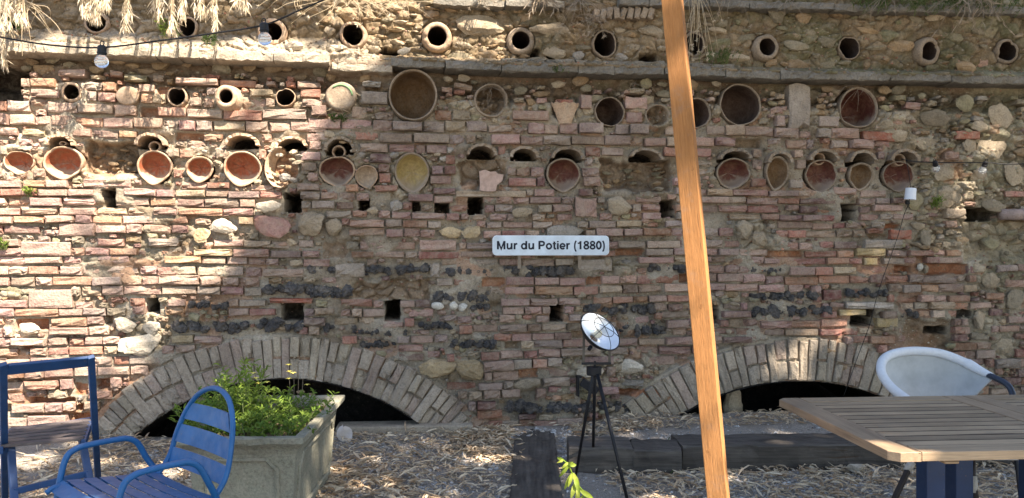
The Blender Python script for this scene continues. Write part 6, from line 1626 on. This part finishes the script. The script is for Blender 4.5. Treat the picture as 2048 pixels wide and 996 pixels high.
for (px, y0, y1, n, sp, lb) in [(8, -30, 55, 9, 26, "broad straw tassel in the top left corner of the view"), (40, -40, 48, 7, 22, "straw tassel beside the one in the top left corner"), (170, -40, 32, 7, 16, "straw tassel hanging left above the first thick rimmed pot"), (192, -40, 44, 8, 18, "straw tassel whose tip touches the first thick rimmed pot"),
                            (212, -40, 22, 6, 12, "short straw tassel right above the first thick rimmed pot"), (255, -40, 62, 8, 13, "narrow straw tassel between the first two pots of the top tier"), (316, -40, 38, 7, 13, "short straw tassel left of the small green fern"), (347, -30, 70, 10, 15, "long straw tassel hanging across the small green fern"),
                            (366, -40, 40, 6, 12, "straw tassel over the dark pot opening beside the fern"), (402, -40, 34, 7, 12, "short straw tassel right of the dark pot opening"), (430, -40, 60, 8, 14, "long straw tassel above the festoon cable midway between both bulbs"), (484, -50, 22, 6, 16, "straw tassel at the frame top left of the second bulb")]:
    tassel(px, y0, y1, n, sp, lb)
tassel(6, 90, 135, 6, 14, "little straw tuft lying on the left end of the ledge", .1)
def stalks(px, y0, n, dx, dy0, dy1, label, nn, heads, sag=10, mat=M_TWIG, r=.0022, blade=None):
    root = WP(px, y0, nn - .1); lines = []
    for i in range(n):
        x = px + random.gauss(0, abs(dx) * .25); ex_ = x + random.uniform(-1, 1) * abs(dx) if dx > 0 else x + dx * random.random(); ey = y0 + random.uniform(dy0, dy1)
        lines.append([WP(px + random.gauss(0, 8), y0 + random.gauss(0, 4), nn - .12), WP((x * .45 + ex_ * .55), (y0 + ey) / 2 - random.uniform(-4, sag), nn + random.uniform(0, .1)), WP(ex_, ey, nn + random.uniform(-.08, .1))])
    dry_bits("dry_stalks", label, "dry stalks", root, lines, mat, heads, r, "dry stalks hanging from the wall top", blade)
stalks(50, 0, 22, 75, 20, 120, "tangle of sunlit dry stalks in the upper left corner", .2, .1, mat=M_STRAW)
stalks(700, -10, 34, 120, 5, 60, "bright sunlit tangle of dry stalks above the jagged pot", .15, .6, mat=M_STRAW)
stalks(800, 0, 14, 70, 5, 40, "pale dry stalks leaning right at the end of the sunlit top tier", .12, .5, mat=M_STRAW)
stalks(590, -10, 14, 60, 5, 40, "short dry stalks right of the second bulb", .1, .4, mat=M_STRAW)
stalks(960, -5, 14, 60, 0, 22, "thin dry stalks fanned over the coping left of the grey tuft", .1, .3)
stalks(1082, -15, 26, 30, 8, 42, "grey dry tuft hanging over the coping near the top centre", .05, .3, blade=3)
stalks(1160, -5, 22, 60, 15, 70, "wide dry tuft with pale seed heads above the long oval stone", .08, .7)
stalks(1190, 30, 14, 40, 5, 45, "small yellowish flowering dry tuft over the big ragged pot mouth", .06, .9)
stalks(1395, -30, 24, 34, 70, 170, "bundle of long pale stalks hanging just right of the leaning post", .16, .6, mat=M_STRAW)
stalks(1460, -20, 5, 30, 40, 95, "few curled dry stems right of the long pale stalks", .12, .5)
stalks(1580, -10, 7, 50, 20, 75, "thin looping dry stems left of the mossy coping", .08, .2)
stalks(1770, -10, 12, 60, 10, 60, "drab dry stems hanging under the mossy coping", .06, .2)
stalks(1960, -15, 30, 70, 15, 85, "pale bushy dry stalks at the right end of the coping", .12, .3, blade=2)
stalks(20, 60, 10, 26, 10, 50, "few dry stems over the far left pot mouth", .1, .2, mat=M_STRAW)
stalks(990, 170, 10, 50, 10, 50, "wiry dry roots below the right ledge near the filled jar", .03, 0, r=.0014)
stalks(1600, 255, 16, 60, 10, 60, "dry rootlets hanging over the bricks left of the maroon jar", .05, 0, r=.0014)
stalks(1715, 172, 8, 40, 10, 60, "thin dry roots across the mouth of the big maroon jar", .05, 0, r=.0016)
stalks(1265, 165, 8, 40, 10, 40, "rootlets under the right ledge left of the leaning post", .04, 0, r=.0014)
stalks(675, 215, 8, 40, 4, 24, "dry roots below the pot base with the green ring", .05, 0, mat=M_STRAW, r=.0016)
def wallplant(px, py, n, hgt, sp, label, nn=.0, mat=M_LEAF, lw=(.006, .012), ll=(.02, .04), colr=(.3, 1), nl=9):
    s = mpp(px); bushy("wall_plant", label, "plant", WP(px, py, nn), [WP(px + random.gauss(0, sp), py + random.gauss(0, sp * .3), nn) for _ in range(n)], (hgt * .5 * s, hgt * s), ll, lw, nl, mat, hgt * s * .7, .01, colr, None, "small plants growing in the wall", N * (hgt * s * .5))
wallplant(335, 72, 20, 34, 10, "small sunlit green fern beside the dark pot opening", .02)
wallplant(1440, 124, 34, 26, 15, "soft green moss tuft on the ledge right of the leaning post", .0, M_MOSS, (.003, .006), (.015, .03))
wallplant(1870, 415, 12, 22, 6, "small green tuft under the large right hand stone", .02)
wallplant(58, 392, 8, 16, 4, "tiny bright green sprout among sunlit bricks at the left", .02)
wallplant(6, 500, 8, 22, 5, "little yellowish green plant at the left frame edge", .03)
wallplant(30, 60, 12, 30, 14, "pale green weeds around the far left pot mouth", .02)
wallplant(680, 245, 10, 14, 8, "faint green growth on bricks at the edge of the sunlight", .01, M_MOSS)
wallplant(420, 88, 8, 18, 8, "grey green weed on the rubble above the left ledge", .05, M_MOSS)
wallplant(1120, 146, 8, 12, 8, "small moss patch on the right ledge", .07, M_MOSS, (.003, .006), (.012, .022))
for (px, lb) in ((1745, "green moss hanging over the coping left of the mossy middle"), (1830, "thick green moss on the middle of the right coping"), (1915, "green moss on the coping beside the bushy dry stalks"), (1990, "dark green moss at the far right end of the coping")):
    wallplant(px, 12, 46, 26, 26, lb, .0, M_MOSS, (.004, .008), (.015, .035))
